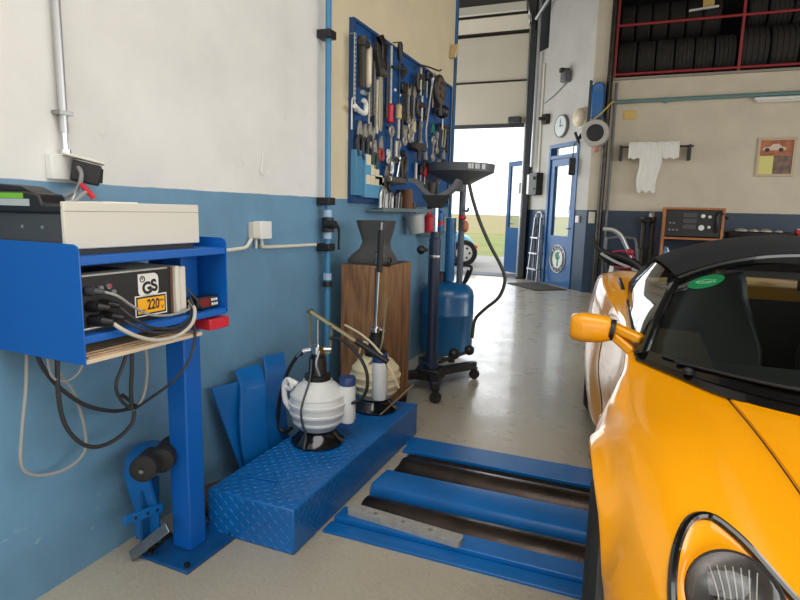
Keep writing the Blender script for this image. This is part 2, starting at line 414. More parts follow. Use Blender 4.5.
# glazed entrance door in it
df = MB()
obox(df, .34, .40, 0, 2.56, -.12, .015); obox(df, 1.22, 1.28, 0, 2.56, -.12, .015); obox(df, .40, 1.22, 2.50, 2.56, -.12, .015); obox(df, .40, 1.22, 2.30, 2.36, -.12, .01)
d1 = struct('door_1', df, DOORB)
ds = MB()
obox(ds, .41, .53, .02, 2.29, -.07, -.01); obox(ds, 1.09, 1.21, .02, 2.29, -.07, -.01); obox(ds, .53, 1.09, 2.17, 2.29, -.07, -.01); obox(ds, .53, 1.09, .02, .92, -.07, -.012)
obj('door_leaf', ds, DOORB, d1); 
obj('door_glass', obox(MB(), .53, 1.09, .92, 2.17, -.045, -.038), CLEAR, d1); obj('transom_glass', obox(MB(), .40, 1.22, 2.36, 2.50, -.06, -.05), CLEAR, d1)
h = MB(); h.tube([ob(.47, 1.06, .0), ob(.47, 1.06, .05), ob(.58, 1.06, .05)], .01, 8, 4); obj('door_handle', h, STEEL, d1)
obj('threshold', obox(MB(), .36, 1.26, 0, .02, -.15, .02), GREYM, d1)
# round crest on the door panel
bc = ob(.80, .50, -.011)
bdg = thing('door_badge', 'round crest with green winged arrow on lower panel of the blue glazed door', 'badge', bc)
Mb = frameM(bc, -SD, (0, 0, 1))
rg = MB(Mb); rg.lathe([(.165, 0), (.25, 0), (.25, .008), (.165, .008)], n=40, cap=False); obj('crest_ring', rg, mat('crest_black', (30, 36, 40), .4), bdg)
obj('crest_field', MB(Mb).lathe([(0.001, .001), (.17, .001), (.17, .005), (.001, .005)], n=40, cap=False), mat('crest_white', (226, 232, 228), .5), bdg)
obj('crest_rim', MB(Mb).ring((0, 0, .008), (0, 0, 1), .25, .008, 40).ring((0, 0, .008), (0, 0, 1), .165, .006, 40), ALU, bdg)
ar = [(-.02, -.14), (.02, -.14), (.022, -.03), (.07, .02), (.075, .06), (.03, .03), (.035, .10), (.06, .135), (.02, .12), (0, .14), (-.03, .11), (-.10, .09), (-.06, .07), (-.10, .05), (-.055, .035), (-.08, .01), (-.02, -.02)]
obj('winged_arrow', MB(Mb).prism(ar, (0, 0, .006), (1, 0, 0), (0, 1, 0), (0, 0, .003)), mat('crest_green', (20, 130, 90), .5), bdg)
for i, ch in enumerate('ŠKODA'):
    a = PI/2 + (2-i)*.42
    text('crest_letter', ch, .085, WHITE, bdg, Mb @ Matrix.Translation((.207*math.cos(a), .207*math.sin(a), .0095)) @ Matrix.Rotation(a-PI/2, 4, 'Z'))
for i, ch in enumerate('AUTO'):
    a = -PI/2 + (i-1.5)*.42
    text('crest_letter', ch, .075, WHITE, bdg, Mb @ Matrix.Translation((.207*math.cos(a), .207*math.sin(a), .0095)) @ Matrix.Rotation(a+PI/2, 4, 'Z'))
# sectional overhead gate, half open
og = thing('overhead_gate', 'grey sectional overhead gate rolled halfway up at the far end', 'gate', (-3.7, 11.7, 3.02))
PAN = mat('gate_panel_paint', (218, 210, 192), .6, var=.06, vscale=2)
for z0, z1 in ((3.06, 3.86), (3.87, 4.74)):
    obj('gate_panel', MB().box((-5.4, 11.66, z0), (-2.10, 11.72, z1)), PAN, og, bevel=.01)
obj('bottom_seal', MB().box((-5.4, 11.655, 2.99), (-2.10, 11.725, 3.06)), GREYD, og)
for z in (3.865, 4.745): obj('panel_rib', MB().box((-5.4, 11.63, z-.015), (-2.10, 11.66, z+.015)), STEELD, og)
obj('bent_panel', MB().bar((-3.75, 11.45, 5.02), (-3.75, 11.62, 4.80), 3.3, .03, (0, 1, 1)), PAN, og)
tr = thing('gate_track', 'dark steel guide rail and post at the right edge of the overhead gate', 'rail', (-2.02, 11.5, 0))
obj('post', MB().box((-2.09, 11.56, 0), (-1.99, 11.75, 4.75)), mat('track_paint', (54, 60, 66), .5), tr, bevel=.006)
obj('guide_rail', MB().tube([(-2.12, 11.6, .05), (-2.12, 11.6, 4.4), (-2.12, 11.45, 4.85), (-2.12, 11.1, 5.15), (-2.12, 9, 5.35)], .022, 8, 8), STEEL, tr)
obj('spring_tube', MB().cyl((-1.93, 11.45, 2.2), (-1.93, 11.45, 5.6), .03), ALU, tr)
obj('foot_plate', MB().box((-2.13, 11.5, 0), (-1.97, 11.75, .02)), BLACK, tr)
bm_ = MB().box((-5.4, 11.2, 5.02), (-2.15, 11.3, 5.16)); solo('lintel_beam', bm_, CREAM, 'pale horizontal steel beam above the overhead gate', 'beam')
brc = MB().tube([(-1.98, 11.3, 4.85), (-1.55, 11.0, 5.35)], .03, 8, 0); solo('gate_brace', brc, ALU, 'slanting pale strut beside the top of the gate rail', 'strut')
gm = MB().box((-2.45, 11.5, 3.05), (-2.2, 11.64, 3.17)); solo('gate_bracket', gm, GREYD, 'dark lock housing on bottom edge of overhead gate', 'bracket', bevel=.02)
# glazed door leaf standing open outside the gate
lp0, lp1 = Vector((-2.02, 12.05, 0)), Vector((-2.60, 12.66, 0))
gd = thing('glazed_door', 'open blue door with tall glass pane outside the far gate', 'door', lp0)
dv = (lp1-lp0); dl = dv.length; dn = dv.normalized(); nn = Vector((-dn.y, dn.x, 0))
def leaf(mb, s0, s1, z0, z1, t=.05):
    vs = [lp0+dn*s+nn*o+Vector((0, 0, z)) for s in (s0, s1) for z in (z0, z1) for o in (-t/2, t/2)]
    return mb.add(vs, [(0,1,3,2),(4,6,7,5),(0,4,5,1),(2,3,7,6),(0,2,6,4),(1,5,7,3)])
lf = MB(); leaf(lf, 0, .09, .03, 2.4); leaf(lf, dl-.09, dl, .03, 2.4); leaf(lf, .09, dl-.09, 2.3, 2.4); leaf(lf, .09, dl-.09, .03, 1.0)
obj('door_frame', lf, DOORB, gd); obj('door_pane', leaf(MB(), .09, dl-.09, 1.0, 2.3, .01), CLEAR, gd)
obj('paper_notice', leaf(MB(), .22, .42, 1.72, 1.95, .016), GREY, gd, bevel=0)
obj('lever_handle', MB().tube([lp1-dn*.05+Vector((0, 0, 1.08)), lp1-dn*.05-nn*.06+Vector((0, 0, 1.08)), lp1-dn*.17-nn*.06+Vector((0, 0, 1.08))], .011, 8, 3), STEEL, gd)
# outside
gr = mat('dry_field', (158, 142, 98), .95, var=1, vscale=.35, var2=(142, 136, 86)); gg = mat('green_field', (118, 136, 66), .95, var=1, vscale=.5, var2=(146, 142, 84))
struct('ground', MB().box((-60, 12.0, -.5), (60, 17.5, -.02)).box((5.4, -12, -.5), (60, 12, -.02)).box((-60, -60, -.5), (60, -3.7, -.02)), mat('apron_concrete', (164, 161, 154), .8, var=.12, vscale=2), flat=True)
struct('threshold', MB().box((-5.4, 11.75, 0), (-2.1, 12.35, .012)), mat('threshold_grey', (110, 112, 122), .6), flat=True)
o = obj('meadow', MB().box((-150, 17.5, -.5), (150, 36, -.02)), gg, flat=True); o['kind'] = 'structure'
o = obj('field', MB().box((-300, 36, -.5), (300, 400, -.01)), gr, flat=True); o['kind'] = 'structure'
# pale blue car outside
cx = PY(462, 246, 13.2)
oc = thing('car', 'pale blue small car parked outside beyond the gate', 'car', (cx.x-1.2, 13.8, 0))
pr = [(-1.9, .28), (-1.95, .6), (-1.7, .78), (-1.3, .86), (-.9, 1.3), (.1, 1.32), (.62, .92), (1.05, .80), (1.36, .66), (1.5, .46), (1.5, .34), (1.45, .26)]
obj('body', MB().prism(pr, (cx.x-1.2, 13.2, 0), (1, 0, 0), (0, 0, 1), (0, 1.5, 0)), LBLUE, oc, bevel=.09)
obj('side_window', MB().prism([(-1.15, .92), (-.82, 1.24), (.05, 1.25), (.42, .94)], (cx.x-1.2, 13.18, 0), (1, 0, 0), (0, 0, 1), (0, .03, 0)), BLACKG, oc)
for wx in (-1.25, 1.2):
    for wy in (13.1, 14.6):
        w = obj('wheel', MB().lathe([(.2, -.09), (.3, -.09), (.32, -.05), (.32, .05), (.3, .09), (.2, .09)], (cx.x-1.2+wx, wy+.1, .32), (0, 1, 0), cap=False), CARTYRE, oc)
        rm = MB().lathe([(.02, -.1), (.08, -.1), (.21, -.085), (.22, .08)], (cx.x-1.2+wx, wy+.1, .32), (0, 1, 0))
        obj('rim', rm, WHITE, w)
        hl = MB()
        for k in range(6):
            a = k*PI/3; hl.cyl((cx.x-1.2+wx+.13*math.cos(a), wy-.012, .32+.13*math.sin(a)), (cx.x-1.2+wx+.13*math.cos(a), wy+.02, .32+.13*math.sin(a)), .028, n=8)
        obj('rim_hole', hl, BLACK, w)
oc.rotation_euler = (0, 0, math.radians(17)); oc.location.x -= .17
obj('tail_lamp', MB().ball((cx.x+.27, 13.5, .5), (.04, .08, .05)), ORANGE, oc)

# ------------------------------------------------------------------ rear wall fittings
YR = 10.15
def R(px, py, o=0): return PY(px, py, YR-o)
# downpipe and conduit at the corner
solo('downpipe', MB().tube([(-.54, 10.09, .0), (-.54, 10.09, 6)], .045, 12, 0), STEELD, 'dark vertical downpipe at the corner of the rear wall', 'pipe')
solo('conduit', MB().tube([(-.43, 10.11, .0), (-.43, 10.11, 3.4)], .022, 10, 0), GREY, 'thin grey conduit running up right beside the downpipe', 'pipe')
tp = MB().tube([(-.5, 10.10, 3.10), (5.1, 10.10, 3.14)], .03, 10, 0)
for x in (.3, 1.6, 2.9): tp.cyl((x, 10.08, 3.1), (x, 10.15, 3.1), .042)
solo('air_pipe', tp, TEAL, 'long teal pipe across the rear wall below the tyre ledge', 'pipe')
tl = thing('tube_lamp', 'white fluorescent tube fitting on rear wall under the teal pipe', 'lamp', (2.2, 10.1, 3.0))
obj('housing', MB().box((1.50, 10.06, 3.03), (3.0, 10.15, 3.075)), WHITE, tl, bevel=.008); obj('tube', MB().cyl((1.53, 10.07, 3.015), (2.97, 10.07, 3.015), .014), PAPER, tl)
solo('blank_plate', MB().box((-.29, 10.135, 2.83), (-.11, 10.15, 2.97)), YELP, 'pale yellow square cover plate high on the rear wall', 'plate', bevel=.004)
# towel rail
rl = thing('towel_rail', 'black bracket rail on rear wall carrying a white paper roll', 'rail', (.2, 10.0, 2.3))
obj('rod', MB().cyl((-.30, 9.99, 2.385), (.75, 9.99, 2.385), .014), BLACK, rl)
for x in (-.29, .70): obj('bracket', MB().box((x-.02, 9.96, 2.18), (x+.02, 10.15, 2.41)), BLACK, rl, bevel=.006)
cl = MB(); rows = []
random.seed(3)
for j in range(15):
    z = 2.45-j*.005; row = []
n_ = 36
rows = []
prof = [(.05, 2.33), (.065, 2.40), (.03, 2.45), (-.03, 2.45), (-.062, 2.40), (-.06, 2.30), (-.065, 2.2)]
for (dy, z) in prof:
    rows.append([Vector((-.17+.72*i/n_, 9.99+dy+.006*math.sin(i*1.9+z*9), z+(.012*math.sin(i*1.1) if z < 2.35 else .004*math.sin(i*.9))+(-.09 if z < 2.21 and i > 26 else 0)*0)) for i in range(n_+1)])
cl.slab(rows, .006)
rows = []
for j in range(16):
    z = 2.32-.042*j; w = 1-.016*j
    rows.append([Vector((.14+(-.17+.34*i/20)*w+.02*math.sin(j*.4), 9.915+.007*math.sin(i*1.1+j*.25)+.006*math.sin(i*.37+j*.9), z-.02*math.sin(i*.8)*(j > 13))) for i in range(21)])
cl.slab(rows, .006)
solo('white_cloth', cl, CLOTH, 'white cloth hanging over the black rail on the rear wall', 'cloth')
# framed picture
p = [R(757, 138), R(791, 138), R(791, 177), R(757, 177)]
px0, px1, pz0, pz1 = 1.62, 2.11, 1.94, 2.50
fp = thing('framed_picture', 'small framed photo collage of cars on the rear wall', 'picture', (1.86, 10.12, 1.94))
fr = MB().box((px0, 10.12, pz0), (px0+.035, 10.15, pz1)).box((px1-.035, 10.12, pz0), (px1, 10.15, pz1)).box((px0+.035, 10.12, pz0), (px1-.035, 10.15, pz0+.035)).box((px0+.035, 10.12, pz1-.035), (px1-.035, 10.15, pz1))
obj('frame', fr, mat('frame_beige', (196, 176, 150), .5), fp)
obj('photo_print', MB().box((px0+.035, 10.135, pz0+.3), (px1-.035, 10.142, pz1-.035)), mat('photo_brown', (140, 74, 42), .4, var=1, vscale=9, var2=(196, 120, 70)), fp)
obj('yellow_print', MB().box((px0+.035, 10.135, pz0+.035), (px0+.22, 10.141, pz0+.3)), mat('print_yellow', (222, 216, 130), .5), fp)
obj('dark_print', MB().box((px0+.225, 10.135, pz0+.035), (px1-.035, 10.141, pz0+.3)), mat('print_dark', (66, 62, 66), .4, var=1, vscale=14, var2=(150, 110, 80)), fp)
crp = [(-.15, -.04), (-.13, .0), (-.05, .015), (-.02, .05), (.06, .05), (.10, .012), (.15, 0), (.155, -.04)]
obj('printed_car', MB().prism(crp, (1.83, 10.134, 2.36), (1, 0, 0), (0, 0, 1), (0, .002, 0)), mat('print_white', (222, 196, 180), .5), fp)
wl = MB()
for x in (-.085, .09): wl.cyl((1.83+x, 10.131, 2.325), (1.83+x, 10.135, 2.325), .03, n=14)
obj('printed_wheel', wl, BLACK, fp)
# switch plates, blue box, cable reel and pendant
solo('switch_plate', MB().box((-.715, 10.125, 1.17), (-.61, 10.15, 1.36)).box((-.685, 10.115, 1.28), (-.64, 10.126, 1.33)), CREAM, 'cream switch plate at the paint line left of the downpipe', 'switch', bevel=.006)
bb = thing('blue_canister', 'blue plastic canister hung high on the corner above the hose reel', 'canister', (-.72, 10.0, 2.85))
prb = [(-.09, 0), (-.1, .5), (-.06, .56), (.07, .56), (.1, .46), (.1, .08), (.07, 0)]
obj('canister_body', MB().prism(prb, (-.70, 9.98, 2.84), (1, 0, 0), (0, 0, 1), (0, .16, 0)), BLUE, bb, bevel=.02)
obj('bracket_plate', MB().box((-.84, 10.0, 2.76), (-.80, 10.14, 3.44)), GREYD, bb); obj('carry_strap', MB().box((-.80, 9.99, 3.30), (-.6, 9.995, 3.36)), BLACK, bb)
rl2 = thing('hose_reel', 'round pale cable reel with black centre on the corner', 'reel', (-.70, 9.95, 2.6))
obj('drum', MB().lathe([(.1, -.1), (.2, -.1), (.215, -.07), (.215, .07), (.2, .1), (.1, .1)], (-.69, 9.94, 2.60), (0, -1, 0), cap=False), mat('reel_grey', (186, 184, 178), .5), rl2)
obj('hub', MB().lathe([(.14, -.1), (.14, .095), (.12, .112)], (-.69, 9.94, 2.60), (0, -1, 0)), BLACK, rl2)
obj('side_lever', MB().tube([(-.9, 9.95, 2.60), (-.95, 9.9, 2.52), (-1.0, 9.9, 2.62), (-.93, 9.88, 2.45)], .025, 8), BLACK, rl2)
obj('plug', MB().ball((-.66, 9.9, 2.36), (.05, .05, .06)), mat('plug_pink', (186, 130, 120), .5), rl2)
solo('yellow_cable', MB().tube([(-.78, 9.92, 2.78), (-.62, 9.95, 2.92), (-.48, 10.0, 3.08), (-.46, 10.05, 3.12)], .014, 6), mat('yellow_cable', (206, 178, 84), .5), 'yellow cable rising from the reel to the teal pipe', 'cable')
pc = ob(.34, 2.10, .12)
pn = thing('pendant_control', 'black pendant control hanging on a cable before the glazed door', 'control', pc)
obj('control_box', MB().box((pc.x-.055, pc.y-.04, 1.97), (pc.x+.055, pc.y+.04, 2.26)), BLACK, pn, bevel=.02)
obj('pendant_cable', MB().tube([(pc.x, pc.y, 2.26), (pc.x+.02, pc.y, 2.5), (-.86, 9.92, 2.56)], .01, 6), BLACK, pn)
obj('pull_cord', MB().tube([(pc.x+.03, pc.y, 1.97), (pc.x+.0, pc.y, 1.4), (pc.x-.03, pc.y, 1.28)], .006, 6), GREY, pn)
q = MB(); obox(q, .18, .28, 1.17, 1.29, 0, .03); solo('light_switch', q, WHITE, 'small white light switch just right of the glazed door frame', 'switch', bevel=.006)
ck = thing('wall_clock', 'round white wall clock above the glazed door', 'clock', ob(.9, 2.68))
Mc = frameM(ob(.90, 2.86, 0), -SD, (0, 0, 1))
obj('clock_case', MB(Mc).lathe([(.2, 0), (.2, .05), (.185, .06), (.175, .05)], n=36), GREY, ck); obj('dial', MB(Mc).lathe([(.001, .05), (.176, .05), (.176, .053), (.001, .053)], n=36, cap=False), mat('dial_white', (214, 222, 222), .4), ck)
hd = MB(Mc).box((-.006, -.02, .056), (.006, .12, .059)); hd.box((-.02, -.006, .060), (.09, .006, .062)); obj('clock_hand', hd, BLACK, ck)
wl = thing('wall_lamp', 'round cream globe lamp on the wall right of the clock', 'lamp', ob(.3, 2.75))
Mg = frameM(ob(.30, 2.92, 0), -SD, (0, 0, 1))
obj('lamp_base', MB(Mg).lathe([(.17, 0), (.17, .04), (.15, .05)], n=30), CREAM, wl); obj('lamp_globe', MB(Mg).lathe([(.155, .05), (.15, .09), (.12, .13), (.06, .155), (.001, .16)], n=30), mat('globe_cream', (222, 208, 180), .3), wl)
sp = thing('motion_sensor', 'small dark sensor on slanting wall with its cable running left', 'sensor', ob(.8, 3.6))
obj('sensor_head', MB(frameM(ob(.80, 3.68, .0), -SD, (0, 0, 1))).box((-.08, -.1, 0), (.08, .1, .14)), GREYM, sp, bevel=.03)
obj('sensor_arm', MB(frameM(ob(.80, 3.68, .0), -SD, (0, 0, 1))).box((-.05, .06, .02), (.03, .14, .18)), STEELD, sp, bevel=.01)
obj('sensor_cable', MB().tube([ob(.82, 3.6, .02), ob(1.2, 3.45, .015), ob(1.54, 3.36, .015)], .01, 6), GREY, sp)
sb = MB(frameM(ob(1.42, 3.05, 0), -SD, (0, 0, 1))); sb.box((-.08, -.09, 0), (.08, .09, .1)); sb.box((-.02, -.03, .1), (.06, .03, .2)); solo('wall_bracket', sb, STEELD, 'dark bracket on slanting wall left of the clock', 'bracket', bevel=.015)
ab = thing('gate_controller', 'dark control box with white left side by the gate rail', 'control', ob(1.65, 1.66))
Ma = frameM(ob(1.66, 1.88, 0), -SD, (0, 0, 1))
obj('box', MB(Ma).box((-.10, -.22, 0), (.2, .2, .14)), BLACK, ab, bevel=.012); obj('side_label', MB(Ma).box((-.19, -.2, 0), (-.10, .18, .13)), WHITE, ab, bevel=.008)
obj('cable_duct', MB(Ma).box((-.0, .2, 0), (.06, 2.2, .03)), CREAM, ab)
obj('knob', MB(Ma).lathe([(.03, .14), (.03, .17), (.02, .18)], (.1, .1, 0)).lathe([(.02, .14), (.02, .16)], (.1, -.1, 0)), GREY, ab)
# folding step ladder leaning on the slanting wall
ld = thing('step_ladder', 'folded aluminium step ladder leaning between gate rail and door', 'ladder', ob(1.5, 0, .2))
def lo(s, z): return ob(s, z, .13-.10*z/1.32)
lw = MB()
for s, s2 in ((1.24, 1.37), (1.60, 1.58)): obj('rail', MB().bar(lo(s, .02), lo(s2, 1.24), .02, .05, SN), ALU, ld)
for z in (.25, .55, .85): obj('step', MB().bar(lo(1.25+.1*z, z), lo(1.61, z), .1, .025, (0, 0, 1)), ALU, ld)
obj('top_loop', MB().tube([lo(1.37, 1.22), lo(1.39, 1.31), lo(1.475, 1.34), lo(1.56, 1.31), lo(1.58, 1.22)], .014, 8), ALU, ld)
obj('support_frame', MB().bar(ob(1.30, .02, .03), ob(1.40, 1.1, .03), .018, .03, SN).bar(ob(1.57, .02, .03), ob(1.55, 1.1, .03), .018, .03, SN), STEEL, ld)
dm = MB(); obox(dm, .25, 1.25, .0, .015, .12, .75); solo('door_mat', dm, mat('mat_dark', (58, 52, 48), .95, bump=.5, bscale=120), 'dark doormat on the floor before the blue glazed door', 'mat')

# ------------------------------------------------------------------ tyre loft
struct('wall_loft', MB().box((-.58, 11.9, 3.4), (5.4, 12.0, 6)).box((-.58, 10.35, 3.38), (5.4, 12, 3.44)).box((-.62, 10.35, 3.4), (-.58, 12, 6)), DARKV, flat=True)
ry = 10.12
rt = thing('loft_railing', 'dark red tube railing in front of the tyre loft', 'railing', (1.2, ry, 3.47))
def rr(px, py): return PY(px, py, ry)
for zl, zr in ((26, 9.5), (75.5, 62.5)):
    a = rr(619.5, zl); b = rr(800, zr); z = (a.z+b.z)/2; obj('rail', MB().cyl((-.485, ry, z), (5.1, ry, z), .02), REDP, rt)
obj('rail', MB().cyl((-.485, ry, 5.0), (5.1, ry, 5.0), .02), REDP, rt)
for x in (-.48, 1.25, 2.98, 4.7): obj('post', MB().box((x-.018, ry-.018, 3.475), (x+.018, ry+.018, 5.0)), REDP, rt)
for x in (-.54,): solo('steel_post', MB().box((x-.03, 10.13, 3.475), (x+.02, 10.2, 6)), ALU, 'pale vertical frame post at left end of the tyre loft', 'post')
def tyre(px0, px1, zb, d, Y, label, group, w=None):
    a, b = PY(px0, 50, Y-d/2), PY(px1, 50, Y-d/2); x0, x1 = a.x, b.x; w = x1-x0; r = d/2; g = .012
    pr = [(r*.62, -w/2), (r*.93, -w/2), (r*.985, -w*.42)]
    for k in range(4):
        c = (-.33+.22*k)*w; pr += [(r, c-w*.035 - .04*w), (r, c-w*.02), (r-g, c-w*.02), (r-g, c+w*.02), (r, c+w*.02)]
    pr += [(r*.985, w*.42), (r*.93, w/2), (r*.62, w/2)]
    m = MB().lathe(pr, ((x0+x1)/2, Y, zb+r), (1, 0, 0), 40, cap=False)
    return solo('tyre', m, TYRE, label, 'tyre', group, ang=25)
ords = ['first', 'second', 'third', 'fourth', 'fifth', 'sixth', 'seventh', 'eighth', 'ninth']
low = [(618, 637), (638, 656), (657, 675), (676, 695), (696, 715), (716, 737), (742, 770), (772, 800), (802, 830)]
for i, (a, b) in enumerate(low[:8]):
    tyre(a, b-.6, 3.46, .66 if i < 6 else .74, 10.62, '%s tyre from left in the lower row of the tyre loft' % ords[i], 'tyres in the lower row')
up = [(619, 633), (634, 649), (650, 666), (667, 683), (684, 700), (701, 719), (746, 764), (766, 789), (791, 812)]
solo('shelf_board', MB().box((-.58, 10.75, 4.125), (1.29, 11.9, 4.155)), DARKV, 'dark board carrying the upper tyres in the left loft bay', 'shelf')
solo('shelf_board', MB().box((1.30, 10.75, 4.215), (5.2, 11.9, 4.245)), DARKV, 'dark board carrying the upper tyres in the right loft bay', 'shelf')
for i, (a, b) in enumerate(up):
    tyre(a, b-.6, 4.16 if i < 6 else 4.25, .66 if i < 6 else .6, 11.05, '%s tyre from left in the upper row of the tyre loft' % ords[i], 'tyres in the upper row')
a_ = PY(689, 11, 10.68); b_ = PY(719, 6, 10.68); solo('loft_strip_light', MB().bar(a_, b_, .03, .03), WHITE, 'slim white strip lamp before the upper tyres of the loft', 'lamp')
a = PY(709, 2, 10.7); solo('price_tag', MB().box((a.x-.08, 10.714, a.z-.06), (a.x+.08, 10.722, a.z+.1)), YELP, 'small yellowish card tag above the white strip lamp', 'tag')

# ------------------------------------------------------------------ things on the floor along the rear wall
cb = thing('test_bench', 'wooden rack with black instrument panel against the rear wall', 'rack', (.85, 9.75, 0))
x0, x1 = .40, 1.21
for x in (x0, x1-.035): obj('side_board', MB().box((x, 9.5, 0), (x+.035, 9.95, 1.42)), WOODO, cb)
obj('top_board', MB().box((x0, 9.5, 1.42), (x1, 9.95, 1.45)), WOODO, cb); obj('back_board', MB().box((x0+.035, 9.9, .0), (x1-.035, 9.93, 1.42)), mat('rack_back_blue', (40, 60, 84), .6), cb)
for z in (.20, .60, .98): obj('shelf', MB().box((x0+.035, 9.5, z), (x1-.035, 9.9, z+.03)), WOODO, cb)
ip = obj('instrument_panel', MB().box((x0+.04, 9.52, 1.03), (x1-.04, 9.88, 1.41)), BLACK, cb)
kn = MB()
for k in range(5): kn.cyl((x0+.10+.05*(k % 3), 9.5, 1.12+.1*(k//3)), (x0+.10+.05*(k % 3), 9.52, 1.12+.1*(k//3)), .016, n=10)
obj('knob', kn, GREY, ip)
sc = MB()
for r in range(3): sc.box((x0+.27, 9.512, 1.14+.085*r), (x0+.45, 9.52, 1.20+.085*r))
obj('meter_slot', sc, GREYD, ip)
dl = MB()
for (dx, dz, r) in ((.52, 1.16, .04), (.62, 1.17, .022), (.62, 1.32, .022), (.53, 1.33, .028)): dl.cyl((x0+dx, 9.5, dz), (x0+dx, 9.521, dz), r, n=14)
obj('dial', dl, WHITE, ip)
obj('clamp_handle', MB().tube([(x1-.10, 9.5, 1.10), (x1-.10, 9.46, 1.2), (x1-.1, 9.46, 1.33), (x1-.06, 9.5, 1.38), (x1+.05, 9.55, 1.3)], .022, 8), BLACK, cb)
solo('spray_can', MB().lathe([(.032, 0), (.032, .17), (.02, .19), (.014, .2), (.014, .22)], (.50, 9.62, 1.01-.38)), WHITE, 'white spray can on the rack shelf beside the blue bottle', 'can')
solo('bottle', MB().lathe([(.04, 0), (.042, .15), (.03, .19), (.012, .21), (.012, .24)], (.465, 9.54, .63)), mat('blue_bottle', (90, 130, 176), .35), 'pale blue bottle at the left of the rack shelf', 'bottle')
bd_ = thing('strut_bundle', 'dark upright pair of shock absorber struts left of the wooden rack', 'strut', (.22, 9.85, 0))
for x, y in ((.14, 9.85), (.27, 9.88)):
    obj('strut_tube', MB().lathe([(.05, 0), (.05, .8), (.035, .82), (.035, 1.25), (.05, 1.26), (.05, 1.3)], (x, y, 0)), TOOLD, bd_)
obj('spring_plate', MB().lathe([(.12, 0), (.13, .03), (.07, .06)], (.16, 9.85, 1.2)), BLACK, bd_); obj('top_cap', MB().lathe([(.04, 0), (.045, .05), (.02, .08)], (.25, 9.87, 1.3)), ALU, bd_)
obj('orange_sleeve', MB().cyl((.14, 9.85, .35), (.14, 9.85, .42), .056).cyl((.27, 9.88, .3), (.27, 9.88, .38), .056), mat('rust_orange', (150, 80, 40), .6), bd_)
bt = thing('work_table', 'low dark work table against the rear wall', 'table', (1.95, 9.7, 0))
obj('table_top', MB().box((1.27, 9.35, .93), (3.2, 10.0, .97)), GREYD, bt)
for x in (1.32, 3.15):
    for y in (9.4, 9.95): obj('leg', MB().box((x-.025, y-.025, 0), (x+.025, y+.025, .93)), GREYD, bt)
tray = thing('parts_tray', 'black oval cover with grey metal parts on the rear work table', 'tray', (1.7, 9.55, .97))
obj('tray_shell', MB().lathe([(.36, .0), (.42, .06), (.44, .14), (.40, .16), (.36, .12)], (1.70, 9.6, .97), n=30, sx=.45, sy=1.05), BLACK, tray)
for i, (x, r) in enumerate(((1.44, .075), (1.60, .06), (1.75, .07), (1.9, .05))): obj('metal_part', MB().ball((x, 9.55, 1.13), (r*1.2, r*.8, r*.55)), TOOLS, tray)
solo('yellow_case', MB().box((2.09, 9.42, .97), (2.54, 9.8, 1.07)), mat('case_yellow', (206, 160, 40), .5), 'yellow case on the work table at the right edge of the photo', 'case', bevel=.015)
rc = thing('red_tin', 'round red tin with white lid on the yellow case', 'tin', (2.2, 9.6, 1.07)); obj('tin_body', MB().lathe([(.1, 0), (.1, .1)], (2.2, 9.6, 1.07)), RED, rc); obj('tin_lid', MB().lathe([(.075, .1), (.075, .115)], (2.2, 9.6, 1.07)), PAPER, rc)
# trolley with chrome handle, hoses
tv = thing('hand_trolley', 'tube frame trolley with black bags and red straps near the corner', 'trolley', (-.15, 9.2, 0))
def tq(px, py, Y=9.2): return PY(px, py, Y)
obj('chrome_handle', MB().tube([tq(603, 229), tq(613, 230), tq(621, 236), tq(627, 248), tq(631, 258)], .035, 10), ALU, tv)
obj('loop_frame', MB().tube([tq(605, 300), tq(606, 245), tq(611, 238), tq(630, 238), tq(636, 243), tq(637, 275), tq(637, 300)], .018, 8), GREYM, tv)
obj('hose_bag', MB().tube([tq(592, 238), tq(597, 247), tq(603, 252), tq(618, 256), tq(632, 262), tq(642, 270)], [.03, .07], 10), BLACK, tv)
obj('lower_bag', MB().tube([tq(600, 254), tq(614, 262), tq(628, 268), tq(640, 274)], .065, 10), BLACKG, tv)
obj('red_strap', MB().tube([tq(612, 252, 9.12), tq(622, 251, 9.1), tq(630, 253, 9.1), tq(634, 258, 9.1)], .016, 8), REDPK, tv)
obj('red_grip', MB().ball(tq(630, 252, 9.1), (.06, .05, .05)), REDPK, tv)
obj('lower_strap', MB().tube([tq(611, 266, 9.1), tq(622, 268, 9.08), tq(632, 268, 9.1)], .013, 8), REDPK, tv)
obj('motor', MB().ball(tq(622, 276, 9.3), (.22, .2, .14)), GREYM, tv); obj('side_post', MB().tube([tq(604, 252), tq(604, 300)], .03, 8, 0), BLACK, tv)
obj('white_hose', MB().tube([tq(612, 266, 9.1), tq(610, 275, 9.1), tq(609, 285, 9.1), tq(609, 296, 9.1)], .03, 8), WHITE, tv)
for x in (-.36, .12): obj('wheel', MB().cyl((x, 9.18, .1), (x, 9.24, .1), .1), RUBBER, tv)
obj('base_plate', MB().box((-.45, 8.95, .1), (.2, 9.4, .14)), GREYD, tv)
